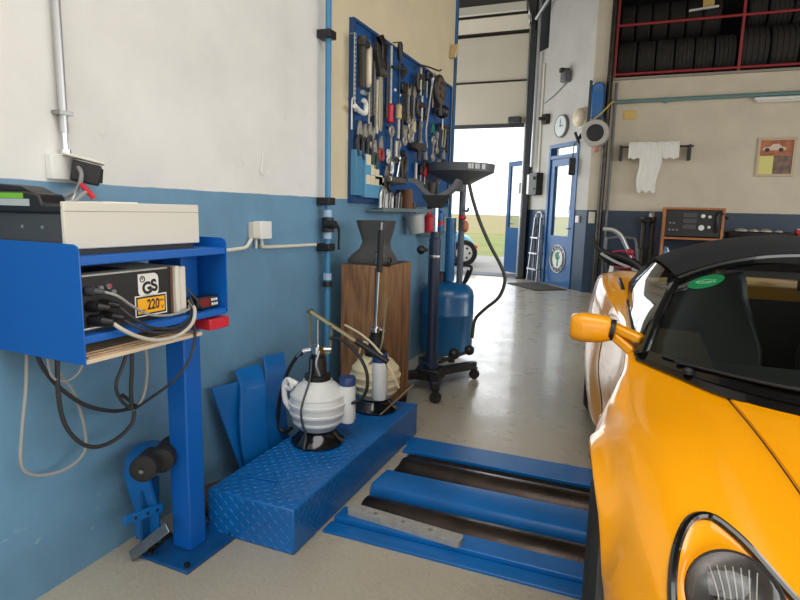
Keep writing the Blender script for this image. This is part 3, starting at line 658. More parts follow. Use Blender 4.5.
# ------------------------------------------------------------------ left wall fittings
def W(px, py, o=.0): return PX(px, py, XW+o)
mp = thing('metal_conduit', 'pale metal conduit pipe running up the white left wall', 'pipe', (XW+.02, 1.34, 1.5))
obj('tube', MB().cyl((XW+.022, 1.342, 1.52), (XW+.022, 1.342, 6), .0125), ALU, mp); obj('sleeve', MB().cyl((XW+.022, 1.342, 1.465), (XW+.022, 1.342, 1.52), .009).cyl((XW+.022, 1.342, 1.452), (XW+.022, 1.342, 1.468), .017), CHROME, mp)
obj('clip', MB().box((XW, 1.318, 1.575), (XW+.04, 1.366, 1.588)), STEEL, mp)
sn = thing('sensor_box', 'white wall box with black hooded head below the metal conduit', 'sensor', (XW, 1.33, 1.37))
a, b = W(46, 154), W(70, 183)
obj('back_box', MB().box((XW, 1.285, 1.372), (XW+.03, 1.375, 1.452)), WHITE, sn, bevel=.004)
obj('head', MB().bar((XW+.030, 1.355, 1.405), (XW+.085, 1.415, 1.388), .075, .066), BLACK, sn, bevel=.006)
obj('hood', MB().bar((XW+.018, 1.335, 1.455), (XW+.095, 1.425, 1.428), .085, .008), CREAM, sn, bevel=.003)
obj('eye', MB().bar((XW+.084, 1.413, 1.389), (XW+.090, 1.420, 1.388), .05, .045), BLACKG, sn)
obj('sensor_cable', MB().tube([(XW+.06, 1.35, 1.42), (XW+.09, 1.34, 1.39), (XW+.09, 1.32, 1.34), (XW+.06, 1.29, 1.315)], .007, 8), GREY, sn)
jb = thing('junction_box', 'small white junction box with grey conduits on the blue wall', 'junction box', (XW, 2.4, 1.14))
obj('box', MB().box((XW, 2.352, 1.145), (XW+.045, 2.445, 1.232)), WHITE, jb, bevel=.004); obj('switch', MB().box((XW, 2.31, 1.15), (XW+.035, 2.35, 1.228)), CREAM, jb, bevel=.004)
obj('left_conduit', MB().tube([(XW+.012, 2.0, 1.098), (XW+.012, 2.22, 1.104), (XW+.012, 2.28, 1.112), (XW+.014, 2.318, 1.15)], .009, 8), CREAM, jb)
obj('right_conduit', MB().tube([(XW+.012, 2.40, 1.15), (XW+.012, 2.405, 1.118), (XW+.012, 2.44, 1.102), (XW+.012, 2.93, 1.091)], .009, 8), CREAM, jb)
obj('drop_conduit', MB().tube([(XW+.012, 2.355, 1.15), (XW+.012, 2.355, 1.10)], .007, 8, 0), CREAM, jb)
solo('wall_hook', MB().tube([W(263, 155, .006), W(262, 172, .012), W(267, 175, .03), W(268, 171, .03)], .003, 6), WHITE, 'tiny white hook on the white wall above the junction box', 'hook')
bp_ = thing('blue_pipe', 'vertical blue air pipe with black clamps on the left wall', 'pipe', (XW+.05, 3.09, .3))
BY = PX(327, 200, XW+.05).y
obj('pipe', MB().cyl((XW+.055, BY, 0), (XW+.055, BY, 6), .0175), BLUEP, bp_)
for z in (2.27, 1.345, 1.075): obj('clamp', MB().box((XW, BY-.04, z-.022), (XW+.085, BY+.04, z+.022)), BLACK, bp_, bevel=.004)
for z in (1.275, 1.145, .90): obj('collar', MB().cyl((XW+.055, BY, z-.02), (XW+.055, BY, z+.02), .026), mat('pale_collar', (150, 180, 205), .4), bp_)
obj('valve', MB().cyl((XW+.055, BY, 1.165), (XW+.055, BY, 1.25), .036).cyl((XW+.055, BY-.02, 1.21), (XW+.12, BY-.02, 1.21), .024), BLACK, bp_); obj('valve_lever', MB().tube([(XW+.1, BY+.0, 1.22), (XW+.1, BY+.055, 1.18), (XW+.1, BY+.06, 1.06)], .009, 6), BLACK, bp_)
obj('lower_joint', MB().cyl((XW+.055, BY, .84), (XW+.055, BY, .87), .03), BLACK, bp_)

# ------------------------------------------------------------------ blue cabinet on its post
CR = math.radians(-2.3)
WOODL2 = woodmat('board_wood', (206, 184, 156), (226, 206, 178), 2, (6, 1, 6))
kb = thing('post_cabinet', 'open blue steel cabinet on a square post by the left wall', 'cabinet', (-1.342, 1.07, 0), CR)
def kob(name, mb, m, par=kb, **k):   # built in the cabinet's own axes (x out of the wall, y along it)
    mb.v = [kb.matrix_basis @ p for p in mb.v]; return obj(name, mb, m, par, **k)
def side(y0, y1, zb, zt, xr):
    m = MB(); pts = [(-.375, zb+.0), (0, zb), (0, zt-.02), (-.006, zt-.006), (-.02, zt), (-.375, zt)]
    return m.prism(pts, (0, y0, 0), (1, 0, 0), (0, 0, 1), (0, y1-y0, 0))
kob('side_panel', side(0, .004, .866, 1.192, 0), BLUEC); kob('side_panel', side(.561, .565, .93, 1.192, 0), BLUEC)
kob('top_shelf', MB().box((-.375, .004, 1.135), (-.003, .561, 1.158)), BLUEC, bevel=.003)
kob('middle_shelf', MB().box((-.375, .004, .922), (-.003, .561, .944)), BLUEC, bevel=.003)
kob('bottom_board', MB().box((-.36, .004, .866), (-.004, .44, .878)), WOODL2, bevel=.001)
kob('post', MB().box((-.215, .475, .012), (-.125, .556, 1.135)), BLUEC, bevel=.005)
bp2 = kob('base_plate', MB().box((-.275, .375, 0), (-.045, .66, .012)), BLUED, bevel=.003)
bl = MB()
for x, y in ((-.07, .40), (-.25, .40), (-.07, .635)): bl.cyl((x, y, .012), (x, y, .024), .011, n=6)
kob('bolt', bl, RUST)
def kthing(name, label, cat, p, group=None):
    q = kb.matrix_basis @ Vector(p); return thing(name, label, cat, q, CR, group)
# flat paper stack on the bottom board
pp = MB()
for i in range(3): pp.box((-.33+.006*(i % 2), .02, .8785+.004*i), (-.012-.012*i, .40-.03*i, .8822+.004*i))
pp.v = [kb.matrix_basis @ p for p in pp.v]; solo('folder_stack', pp, mat('folder_tan', (206, 176, 140), .7, var=.25, vscale=30), 'flat stack of tan papers on the bottom board of the blue cabinet', 'papers')
# control unit with stickers
cu = kthing('control_unit', 'black control unit with plugs and stickers inside the blue cabinet', 'control unit', (-.15, .2, .944))
def K(v): return kb.matrix_basis @ Vector(v)
kob('housing', MB().box((-.34, .02, .95), (-.045, .385, 1.105)), CREAM, cu, bevel=.004)
kob('front_panel', MB().box((-.045, .024, .952), (-.037, .345, 1.10)), BLACK, cu)
kob('front_frame', MB().box((-.06, .348, .948), (-.02, .366, 1.108)).box((-.06, .37, .948), (-.025, .396, 1.104)), CREAM, cu, bevel=.004)
kob('brown_edge', MB().box((-.05, .338, .95), (-.034, .348, 1.104)), mat('brown_edge', (94, 62, 42), .5), cu)
kob('foot', MB().box((-.33, .03, .944), (-.05, .38, .95)), BLACK, cu)
Mf = kb.matrix_basis @ frameM((-.0368, 0, 0), (0, 1, 0), (0, 0, 1))
def rrect(x0, y0, x1, y1, r, n=5, sq=()):
    P = []
    for k, (cx_, cy_, a) in enumerate(((x1-r, y1-r, 0), (x0+r, y1-r, PI/2), (x0+r, y0+r, PI), (x1-r, y0+r, 1.5*PI))):
        if k in sq: P.append(((x1, y1), (x0, y1), (x0, y0), (x1, y0))[k]); continue
        P += [(cx_+r*math.cos(a+PI/2*i/n), cy_+r*math.sin(a+PI/2*i/n)) for i in range(n+1)]
    return P
g = MB(Mf).prism(rrect(.215, 1.022, .292, 1.092, .018, sq=(1,)), (0, 0, 0), (1, 0, 0), (0, 1, 0), (0, 0, .0006))
gs = obj('safety_sticker', g, PAPER, cu); gs['label'] = 'white safety sticker with GS letters'
text('sticker_letters', 'GS', .050, BLACK, gs, Mf @ Matrix.Translation((.258, 1.048, .0012)) @ Matrix.Rotation(.22, 4, 'Z'), .0003, .95, None, .0022)
obj('sticker_ring', MB(Mf).ring((.231, 1.076, .001), (0, 0, 1), .0085, .0016, 20, 6).tube([(.228, 1.081, .001), (.231, 1.074, .001), (.234, 1.081, .001)], .0014, 6, 0), BLACK, gs)
y_ = obj('voltage_sign', MB(Mf).prism([(.205, .965), (.318, .965), (.318, 1.022), (.205, 1.022)], (0, 0, 0), (1, 0, 0), (0, 1, 0), (0, 0, .001)), BLACK, cu); y_['label'] = 'yellow voltage sign reading 220'
obj('sign_rim', MB(Mf).prism([(.201, .961), (.322, .961), (.322, 1.026), (.201, 1.026)], (0, 0, 0), (1, 0, 0), (0, 1, 0), (0, 0, .0006)), PAPER, y_)
obj('sign_face', MB(Mf).prism([(.210, .970), (.313, .970), (.313, 1.017), (.210, 1.017)], (0, 0, .001), (1, 0, 0), (0, 1, 0), (0, 0, .0006)), YEL, y_)
text('sign_number', '220', .044, BLACK, y_, Mf @ Matrix.Translation((.268, .994, .0019)), .0003, .72, None, .001)
text('sign_small_text', 'max.', .014, BLACK, y_, Mf @ Matrix.Translation((.228, .981, .0019)), .0003)
text('sign_small_text', 'V', .016, BLACK, y_, Mf @ Matrix.Translation((.303, .982, .0019)), .0003); text('sign_small_text', '50Hz', .010, BLACK, y_, Mf @ Matrix.Translation((.301, 1.004, .0019)), .0003)
for i, (y, z, r, L) in enumerate(((.045, 1.062, .012, .03), (.05, 1.018, .014, .045), (.055, .978, .015, .05), (.085, 1.02, .012, .04), (.09, .985, .012, .05))):
    q = MB().cyl((-.037, y, z), (-.037+L*.6, y+.01, z), r*1.15, n=14).cyl((-.037+L*.6, y+.01, z), (-.03+L, y+.025, z-.004), r*.85, r*.6, n=14)
    kob('plug', q, GREYD if i == 0 else BLACK, cu)
kt = MB()
for (y, z) in ((.085, 1.065), (.11, 1.068), (.125, 1.05)): kt.cyl((-.037, y, z), (-.028, y, z), .008, n=12)
kob('knob', kt, GREY, cu); kob('red_lamp', MB().cyl((-.037, .112, 1.069), (-.026, .112, 1.069), .005, n=10), RED, cu)
kob('plate_text_strip', MB().box((-.0368, .03, .9535), (-.0362, .09, .958)), PAPER, cu)
kob('top_vent', MB().box((-.2, .06, 1.105), (-.08, .22, 1.107)), BLACK, cu)
# meter
mt = kthing('digital_meter', 'small black digital meter with red display on the right of the cabinet shelf', 'meter', (-.05, .50, .944))
mm = MB(K((0, 0, 0)) and kb.matrix_basis @ Matrix.Translation((-.05, .50, .945)) @ Matrix.Rotation(-.12, 4, 'Y'))
obj('case', MB(mm.M).box((-.03, -.05, 0), (.02, .052, .044)), BLACK, mt, bevel=.004)
obj('display', MB(mm.M).box((.02, -.038, .008), (.0215, .01, .036)), mat('display_red', (120, 30, 34), .2), mt)
bt2 = MB(mm.M)
for i in range(3):
    for j in range(2): bt2.box((.02, .018+.011*i, .009+.015*j), (.022, .025+.011*i, .018+.015*j))
obj('key', bt2, WHITE, mt)
# red box under the shelf
rb = MB().box((-.09, .47, .876), (.004, .566, .914)); rb.v = [kb.matrix_basis @ p for p in rb.v]
rbt = solo('red_box', rb, RED, 'small red box fixed under the right of the cabinet shelf', 'box', bevel=.003)
# box on top of the cabinet, white board, tester
tu = kthing('drawer_unit', 'long cream metal unit with dark side lying on the blue cabinet', 'unit', (-.2, .2, 1.165))
kob('body', MB().box((-.375, .010, 1.178), (-.072, .492, 1.270)), GREYD, tu, bevel=.002)
kob('front', MB().box((-.072, .008, 1.175), (-.058, .497, 1.303)), CREAM, tu, bevel=.003); kob('top_plate', MB().box((-.36, .15, 1.270), (-.072, .495, 1.301)), CREAM, tu, bevel=.002)
kob('front_groove', MB().box((-.058, .008, 1.277), (-.0575, .497, 1.2785)), GREY, tu)
kob('foot_rail', MB().box((-.36, .02, 1.158), (-.075, .485, 1.178)), BLACK, tu)
sw_ = MB()
for x in (-.235, -.15): sw_.cyl((x, .008, 1.232), (x, .010, 1.232), .005, n=10)
kob('screw', sw_, ALU, tu)
wb = MB().box((-.26, .155, 1.3012), (-.085, .27, 1.306)); wb.v = [kb.matrix_basis @ p for p in wb.v]; solo('white_board', wb, PAPER, 'thin white board lying on top of the cream unit', 'board')
ts = kthing('tester', 'black handheld tester with green label on top of the cream unit', 'tester', (-.2, .05, 1.2708))
Mt = kb.matrix_basis @ Matrix.Translation((-.175, .030, 1.2708)) @ Matrix.Diagonal((1.15, 1.12, 1.12, 1)) @ Matrix.Rotation(math.radians(2), 4, 'Z')
obj('case', MB(Mt).prism([(-.17, 0), (.09, 0), (.095, .02), (.03, .022), (.02, .045), (-.02, .052), (-.17, .052)], (0, -.025, 0), (1, 0, 0), (0, 0, 1), (0, .07, 0)), BLACK, ts, bevel=.006)
obj('top_shell', MB(Mt).prism([(-.17, .052), (-.02, .052), (.0, .048), (-.04, .064), (-.13, .07), (-.17, .066)], (0, -.022, 0), (1, 0, 0), (0, 0, 1), (0, .06, 0)), BLACK, ts, bevel=.005)
obj('green_label', MB(Mt).box((-.115, -.0275, .034), (-.03, -.025, .047)), GREEN, ts); obj('grey_label', MB(Mt).box((-.115, -.0275, .016), (-.01, -.025, .033)), mat('label_grey', (178, 186, 186), .4), ts)
kg = kthing('clip_pliers', 'red handled clip beside the sensor cable above the cream unit', 'clip', (-.3, .22, 1.3))
A, B_, C_ = PX(80, 184, -1.64), PX(94, 198, -1.62), PX(70, 203, -1.63)
obj('red_grip', MB().tube([A, (A+B_)/2+Vector((0, 0, .002)), B_], .009, 8), RED, kg); obj('jaw', MB().tube([(A+B_)/2, C_], [.006, .008], 8, 0), ALU, kg); obj('spring', MB().tube([A, PX(76, 192, -1.63), C_], .004, 6), STEEL, kg)

# ------------------------------------------------------------------ cables on the wall and the cabinet
def cab(name, label, pts, X, r, m, grp=None):
    if not isinstance(X, (list, tuple)): X = [X]*len(pts)
    return solo(name, MB().tube([PX(x, y, xx) for (x, y), xx in zip(pts, X)], r, 8, 7), m, label, 'cable', grp)
CG = mat('grey_cable', (150, 150, 146), .5); CD = mat('dark_cable', (46, 46, 48), .5)
cab('grey_cable', 'light grey cable in a long loop hanging lowest on the blue wall', [(27, 330), (26, 385), (22, 430), (21, 463), (30, 474), (46, 475), (66, 469), (82, 456), (86, 440), (80, 410), (72, 390), (56, 368), (47, 345), (45, 330)], -1.66, .0052, CG)
cab('dark_cable', 'dark cable in a wide flat curve from under the cabinet to the tie', [(32, 330), (40, 362), (58, 386), (85, 405), (112, 411), (130, 409)], -1.63, .007, CD)
cab('dark_cable', 'dark cable forming the big round loop below the tie', [(57, 330), (58, 390), (64, 422), (78, 441), (95, 447), (115, 440), (131, 425), (134, 412), (131, 402), (122, 395)], -1.60, .007, CD)
cab('grey_cable', 'thin grey cable in a small loop under the left of the cabinet', [(45, 330), (50, 372), (62, 381), (75, 376), (83, 362), (84, 330)], -1.60, .004, CG)
cab('dark_cable', 'black cable dropping in a narrow loop left of the tie', [(132, 335), (124, 362), (116, 385), (121, 400), (131, 409)], -1.55, .006, CD)
cab('dark_cable', 'straight black cable hanging down to the tie', [(131, 335), (132, 365), (131, 390), (132, 410)], -1.545, .007, CD)
cab('grey_cable', 'grey cable dropping in a narrow loop right of the tie', [(144, 335), (147, 365), (145, 390), (139, 404), (133, 410)], -1.55, .006, CG)
cab('dark_cable', 'black cable curving past the post front to the tie', [(193, 318), (195, 338), (188, 362), (172, 382), (152, 397), (136, 408)], [-1.325, -1.325, -1.33, -1.36, -1.44, -1.53], .0045, CD)
def kcab(label, pts, r, m):
    return solo('plug_cable', MB().tube([K(p) for p in pts], r, 8, 7), m, label, 'cable')
kcab('upper pale cable arching from the top plug across the voltage sign', [(-.01, .07, 1.06), (.015, .10, 1.045), (.01, .15, 1.01), (.01, .21, .975), (.0, .30, .958), (-.005, .38, .963), (-.03, .41, .97)], .004, CG)
kcab('thick pale cable sagging lowest from the bottom plug', [(.01, .078, .975), (.03, .10, .95), (.035, .15, .92), (.035, .22, .897), (.03, .30, .895), (.02, .37, .92), (.0, .405, .96), (-.04, .42, .985)], .006, mat('pale_cable', (186, 180, 166), .5))
kcab('thin dark cable between the pale cables from the middle plug', [(.0, .11, 1.015), (.02, .14, .98), (.02, .19, .945), (.015, .25, .925), (.01, .32, .918), (.0, .38, .935), (-.02, .405, .97)], .0045, CD)
kcab('second dark cable from the lower right plug along the shelf edge', [(.0, .115, .98), (.02, .15, .95), (.022, .20, .925), (.02, .27, .91), (.015, .34, .912), (.005, .40, .945), (-.03, .415, 1.0)], .0045, CD)
kcab('dark cable looping up behind the control unit corner to the meter', [(-.03, .40, 1.03), (-.01, .425, .99), (-.01, .45, .955), (-.03, .47, .958)], .0035, CD)
solo('cable_tie', MB().ring(PX(132, 407, -1.56), (0, 0, 1), .017, .006, 16, 6), BLACK, 'black tie binding the hanging cables below the cabinet', 'cable tie')

# ------------------------------------------------------------------ roller bracket and loose bars by the post
rbk = thing('roller_bracket', 'blue curved bracket with two black rollers standing behind the post', 'bracket', (-1.62, 1.58, 0))
rows = []
for (px, py) in ((157, 449), (147, 443), (134, 447), (124, 458), (122, 473), (127, 490), (133, 510), (134, 537)):
    p = PX(px+4, py, -1.66); rows.append([p, p+Vector((.10, .015, 0))])
m_ = MB(); m_.slab(rows, .012); obj('curved_plate', m_, BLUE, rbk, ang=60)
for (p0, p1, r) in (((142, 470), (153, 459), .046), ((160, 462), (172, 447), .046)):
    a, b = PX(p0[0], p0[1], -1.52), PX(p1[0], p1[1], -1.58); obj('roller', MB().lathe([(.02, -.002), (r*.8, 0), (r, .008), (r, (b-a).length), (.6*r, (b-a).length+.01)], a, b-a), RUBBER, rbk); 
obj('roller_pin', MB().cyl(PX(141, 472, -1.515), PX(146, 466, -1.53), .008), STEEL, rbk)
a, b = PX(124, 521, -1.56), PX(162, 507, -1.56); obj('cross_bar', MB().bar(a, b, .012, .034), BLUE, rbk, bevel=.002)
ho = MB()
for t in (.3, .62, .88): q = a.lerp(b, t); ho.cyl(q+Vector((.005, -.008, 0)), q+Vector((.008, -.009, 0)), .006, n=10)
obj('bar_hole', ho, BLACK, rbk)
obj('lower_plate', MB().bar(PX(150, 480, -1.6), PX(150, 540, -1.6), .08, .012, (1, 0, 0)), BLUED, rbk)
a, b = PZ(131, 556, .02), PX(168, 527, -1.475); solo('loose_bar', MB().bar(a, b, .038, .010, (.5, -.6, .7)), STEEL, 'short bare steel bar leaning on the floor beside the base plate', 'bar', bevel=.002)
a, b = PZ(150, 552, .012), PX(170, 534, -1.6); solo('loose_bar', MB().bar(a, b, .02, .02), TOOLD, 'short dark bar lying behind the bare steel bar', 'bar')

# ------------------------------------------------------------------ blue checker plate housing
mh = thing('motor_housing', 'long low blue checker plate housing beside the rollers', 'housing', (-1.29, 2.36, 0))
bx0, bx1, by0, by1, bz = -1.495, -1.092, 1.70, 3.03, .184
obj('cover', MB().box((bx0, by0, 0), (bx1, by1, bz)), BLUE, mh, bevel=.006)
ck_ = MB()
def loz(c, u, v, n, a):
    c, u, v, n = Vector(c), Vector(u), Vector(v), Vector(n); d = u*math.cos(a)+v*math.sin(a); e = -u*math.sin(a)+v*math.cos(a)
    L, w, t = .013, .0035, .0016
    ck_.add([c-d*L, c-e*w, c+d*L, c+e*w, c+n*t-d*L*.5, c+n*t+d*L*.5], [(0, 1, 4), (1, 2, 5), (1, 5, 4), (2, 3, 5), (3, 0, 4), (3, 4, 5)])
def field(o, u, v, n, lu, lv, s=.026):
    i = 0; x = s/2
    while x < lu-.01:
        j = 0; y = s/2
        while y < lv-.01:
            loz(Vector(o)+Vector(u)*x+Vector(v)*y, u, v, n, PI/4 if (i+j) % 2 else -PI/4); y += s; j += 1
        x += s; i += 1
field((bx0, by0, bz), (1, 0, 0), (0, 1, 0), (0, 0, 1), bx1-bx0, by1-by0)
field((bx0, by0, 0), (1, 0, 0), (0, 0, 1), (0, -1, 0), bx1-bx0, bz); field((bx1, by0, 0), (0, 1, 0), (0, 0, 1), (1, 0, 0), by1-by0, bz)
obj('tread_pattern', ck_, BLUE, mh, flat=True)
obj('lifting_handle', MB().tube([PZ(243, 482, bz), PZ(241, 475, bz+.004), PZ(276, 481, bz+.004), PZ(272, 491, bz)], .004, 6, 0), BLUE, mh)

# curved blue ramps against the wall
def ramp(px, label, prof, dy, tw, n='ramp_plate'):
    rows = []
    for (x, y, z) in smooth_path(prof, 4): rows.append([Vector((x, y, z)), Vector((x+tw, y+dy, z-.005))])
    solo(n, MB().slab(rows, .014), BLUE, label, 'ramp', 'blue ramp plates behind the housing', ang=60, bevel=.002)
ramp(0, 'flat blue plate leaning on the wall, nearest of the three ramps', [(-1.69, 1.96, .50), (-1.66, 1.99, .35), (-1.60, 2.03, .12), (-1.575, 2.05, .0)], .15, .035)
ramp(1, 'curved blue plate in the middle of the three leaning ramps', [(-1.685, 2.12, .535), (-1.635, 2.09, .47), (-1.60, 2.04, .34), (-1.575, 2.02, .20), (-1.555, 2.04, .06), (-1.545, 2.05, .01)], .16, .02)
ramp(2, 'curved blue plate deepest of the three leaning ramps', [(-1.685, 2.34, .55), (-1.645, 2.30, .48), (-1.61, 2.24, .34), (-1.585, 2.22, .20), (-1.57, 2.24, .06), (-1.56, 2.25, .01)], .15, .02)
solo('rag_heap', MB().ball((-1.60, 1.86, .05), (.08, .13, .05)).ball((-1.57, 1.95, .04), (.06, .08, .04)), mat('brown_rag', (84, 66, 50), .9, bump=.6, bscale=30), 'brown rag heap on the floor between wall and blue housing', 'rag')

# ------------------------------------------------------------------ suction pumps
def pump(c, name, label, jug, rib, lever):
    c = Vector(c); t = thing(name, label, 'pump', c)
    P = lambda x, y, z: c+Vector((x, y, z))
    obj('base', MB().lathe([(.125, 0), (.128, .012), (.105, .03), (.085, .06), (.09, .075)], c, n=32), BLACKG, t)
    k = rib
    tank = [(.06*k, .055), (.095*k, .075), (.121*k, .105), (.126*k, .108), (.128*k, .118), (.126*k, .122), (.137*k, .148), (.142*k, .152), (.143*k, .162), (.139*k, .166), (.141*k, .19), (.146*k, .194), (.147*k, .206), (.141*k, .21), (.136*k, .232), (.138*k, .236), (.135*k, .246), (.131*k, .248), (.10*k, .285), (.075*k, .30), (.072*k, .312)]
    obj('tank', MB().lathe(tank, c, n=40), jug, t)
    obj('collar', MB().lathe([(.062, .30), (.064, .335), (.045, .34), (.04, .42), (.032, .42), (.032, .445)], c, n=24), BLACK, t)
    return t, P
pc_ = Vector((-1.338, 2.30, bz+.002))
p1, P = pump(pc_, 'suction_pump', 'white round tank suction pump with lever nearest on the blue housing', JUG, .95, 1)
obj('pump_head', MB().cyl(P(0, 0, .44), P(0, 0, .475), .034).cyl(P(-.02, 0, .455), P(-.07, -.02, .445), .012).cyl(P(.02, 0, .46), P(.06, .02, .46), .01), CHROME, p1)
obj('piston_rod', MB().cyl(P(0, 0, .47), P(0, 0, .60), .006), CHROME, p1)
piv = PY(310, 311, pc_.y); end = PY(388, 362, pc_.y+.12); mid = piv.lerp(end, .62)
obj('pump_lever', MB().bar(piv, mid, .022, .014), OLIVE, p1, bevel=.002)
obj('lever_grip', MB().tube([piv.lerp(end, .58), end], .014, 10, 0), BLACK, p1)
lk = piv.lerp(end, .28)
obj('link', MB().bar(lk, Vector((lk.x-.01, lk.y, pc_.z+.44)), .006, .012, (1, 0, 0)).bar(piv, Vector((piv.x+.003, piv.y, pc_.z+.47)), .006, .012, (1, 0, 0)).bar(Vector((piv.x, piv.y, pc_.z+.445)), Vector((lk.x-.01, lk.y, pc_.z+.44)), .008, .014), OLIVE, p1)
obj('pivot_pin', MB().cyl(piv+Vector((0, -.018, 0)), piv+Vector((0, .018, 0)), .008).cyl(lk+Vector((0, -.016, 0)), lk+Vector((0, .016, 0)), .006), STEEL, p1)
obj('breather_tube', MB().tube([P(.03, -.03, .33), P(.02, -.05, .40), P(.03, -.04, .46)], .006, 6), ALU, p1)
def pq(px, py, dy=0): return PY(px, py, pc_.y+dy)
obj('suction_hose', MB().tube([pq(313, 348), pq(302, 352), pq(292, 364), pq(284, 382), pq(279, 405), pq(278, 424), pq(284, 432), pq(292, 428)], .0095, 10), BLACK, p1)
obj('hose_ferrule', MB().tube([pq(315, 346), pq(305, 350), pq(298, 357)], .011, 10), CHROME, p1)
obj('delivery_hose', MB().tube([pq(330, 338, .02), pq(342, 340, .03), pq(356, 352, .04), pq(366, 370, .05), pq(367, 388, .05), pq(360, 400, .05), pq(348, 404, .04)], .008, 10), BLACK, p1)
obj('dip_tube', MB().tube([P(-.005, -.05, .42), P(-.0, -.075, .33), P(.0, -.145, .22), P(.0, -.145, .15), P(.0, -.11, .07), P(.005, -.135, .01)], .005, 8), GREYD, p1)
cl1 = MB()
bt1 = obj('side_bottle', MB().lathe([(.034, .10), (.040, .12), (.040, .27), (.036, .285)], P(.128, .06, .0), n=22), JUG, p1); obj('bottle_cap', MB().lathe([(.039, .285), (.039, .32), (.036, .325)], P(.128, .06, 0), n=22), mat('blue_cap', (36, 60, 110), .4), bt1)
obj('tank_handle', MB().tube([P(-.09, -.04, .285), P(-.135, -.05, .30), P(-.155, -.05, .27), P(-.15, -.05, .20), P(-.12, -.05, .16)], .014, 10).ring(P(-.128, -.055, .285), (.3, 1, 0), .022, .012, 18, 8), WHITE, p1)
pc2 = Vector((-1.283, 2.845, bz+.002))
p2, P = pump(pc2, 'suction_pump', 'yellowed round tank suction pump in front of the wooden cabinet', JUGY, .98, 0)
obj('pump_head', MB().cyl(P(0, 0, .44), P(0, 0, .47), .03).cyl(P(-.03, 0, .455), P(.05, 0, .455), .012), CHROME, p2)
obj('piston_rod', MB().cyl(P(.0, 0, .46), P(.012, .0, .80), .012), CHROME, p2); obj('upright_grip', MB().cyl(P(.012, 0, .78), P(.018, 0, 1.01), .017), BLACK, p2); obj('grip_tip', MB().cyl(P(.018, 0, 1.0), P(.02, 0, 1.05), .007), STEEL, p2)
def pq(px, py, dy=0): return PY(px, py, pc2.y+dy)
obj('brass_wand', MB().tube([pq(352, 382, -.12), pq(366, 368, -.1), pq(380, 350, -.08), pq(384, 325, -.06), pq(387, 298, -.06)], .006, 8), OLIVE, p2)
obj('pale_hose', MB().tube([pq(345, 325, -.05), pq(362, 335, -.1), pq(378, 350, -.12), pq(392, 372, -.12), pq(399, 388, -.1)], .0065, 8), JUGY, p2)
obj('loop_hose', MB().tube([pq(358, 362), pq(360, 350), pq(364, 342), pq(370, 346), pq(374, 352)], .006, 8), JUGY, p2)
bt1 = obj('side_bottle', MB().lathe([(.036, .10), (.042, .12), (.042, .29), (.038, .31)], P(.075, -.11, 0), n=22), JUG, p2); obj('bottle_cap', MB().lathe([(.041, .31), (.041, .345), (.037, .35)], P(.075, -.11, 0), n=22), MATS['blue_cap'], bt1)
a, b = PZ(380, 415, bz+.01), PY(413, 385, 2.95); solo('thin_rod', MB().tube([a, b], .0045, 8, 0), OLIVE, 'thin brass rod leaning past the yellowed pump', 'rod')

# ------------------------------------------------------------------ wooden cabinet and grey funnel
wc = thing('wooden_cabinet', 'tall worn wooden cabinet box behind the suction pumps', 'cabinet', (-1.48, 3.3, 0))
obj('body', MB().box((-1.63, 3.075, .07), (-1.333, 3.50, .972)), WOOD, wc, bevel=.006)
obj('door_gap', MB().box((-1.40, 3.073, .09), (-1.396, 3.0755, .96)), DARKV, wc)
for x in (-1.60, -1.37):
    for y in (3.12, 3.46): obj('castor', MB().cyl((x, y-.0, .035), (x+.03, y, .035), .035).box((x-.01, y-.015, .05), (x+.04, y+.015, .075)), RUBBER, wc)
obj('top_stain', MB().box((-1.62, 3.09, .972), (-1.345, 3.49, .974)), mat('dirty_top', (70, 62, 56), .8), wc)
fn = thing('grey_funnel', 'dark grey flared plastic funnel standing on the wooden cabinet', 'funnel', (-1.49, 3.25, .974))
rows = []
for (z, w, d, cx_) in ((0, .135, .09, -1.492), (.02, .137, .09, -1.492), (.05, .118, .08, -1.486), (.09, .085, .06, -1.475), (.13, .074, .055, -1.468), (.17, .084, .06, -1.468), (.22, .098, .07, -1.470), (.262, .106, .075, -1.472)):
    rows.append([Vector((cx_+w*max(-1, min(1, 1.35*math.cos(a))), 3.235+d*max(-1, min(1, 1.35*math.sin(a))), .975+z)) for a in [2*PI*i/28 for i in range(29)]])
obj('shell', MB().slab(rows, .004), BOOT, fn, ang=50)
obj('crease', MB().tube([(-1.566, 3.165, 1.235), (-1.52, 3.172, 1.20), (-1.47, 3.178, 1.17), (-1.385, 3.165, 1.235)], .004, 6), BOOT, fn)
wh = thing('valve_fitting', 'black pipe fitting lying beside the grey funnel on the cabinet', 'fitting', (-1.36, 3.13, .974))
obj('elbow', MB().tube([(-1.40, 3.11, 1.06), (-1.385, 3.105, 1.02), (-1.36, 3.10, 1.0), (-1.325, 3.10, 1.0)], .022, 10), GREYD, wh); obj('mouth', MB().ring((-1.318, 3.10, 1.0), (1, 0, 0), .022, .007, 18), BLACK, wh); obj('tap', MB().cyl((-1.40, 3.10, .98), (-1.40, 3.10, 1.05), .014), STEEL, wh)

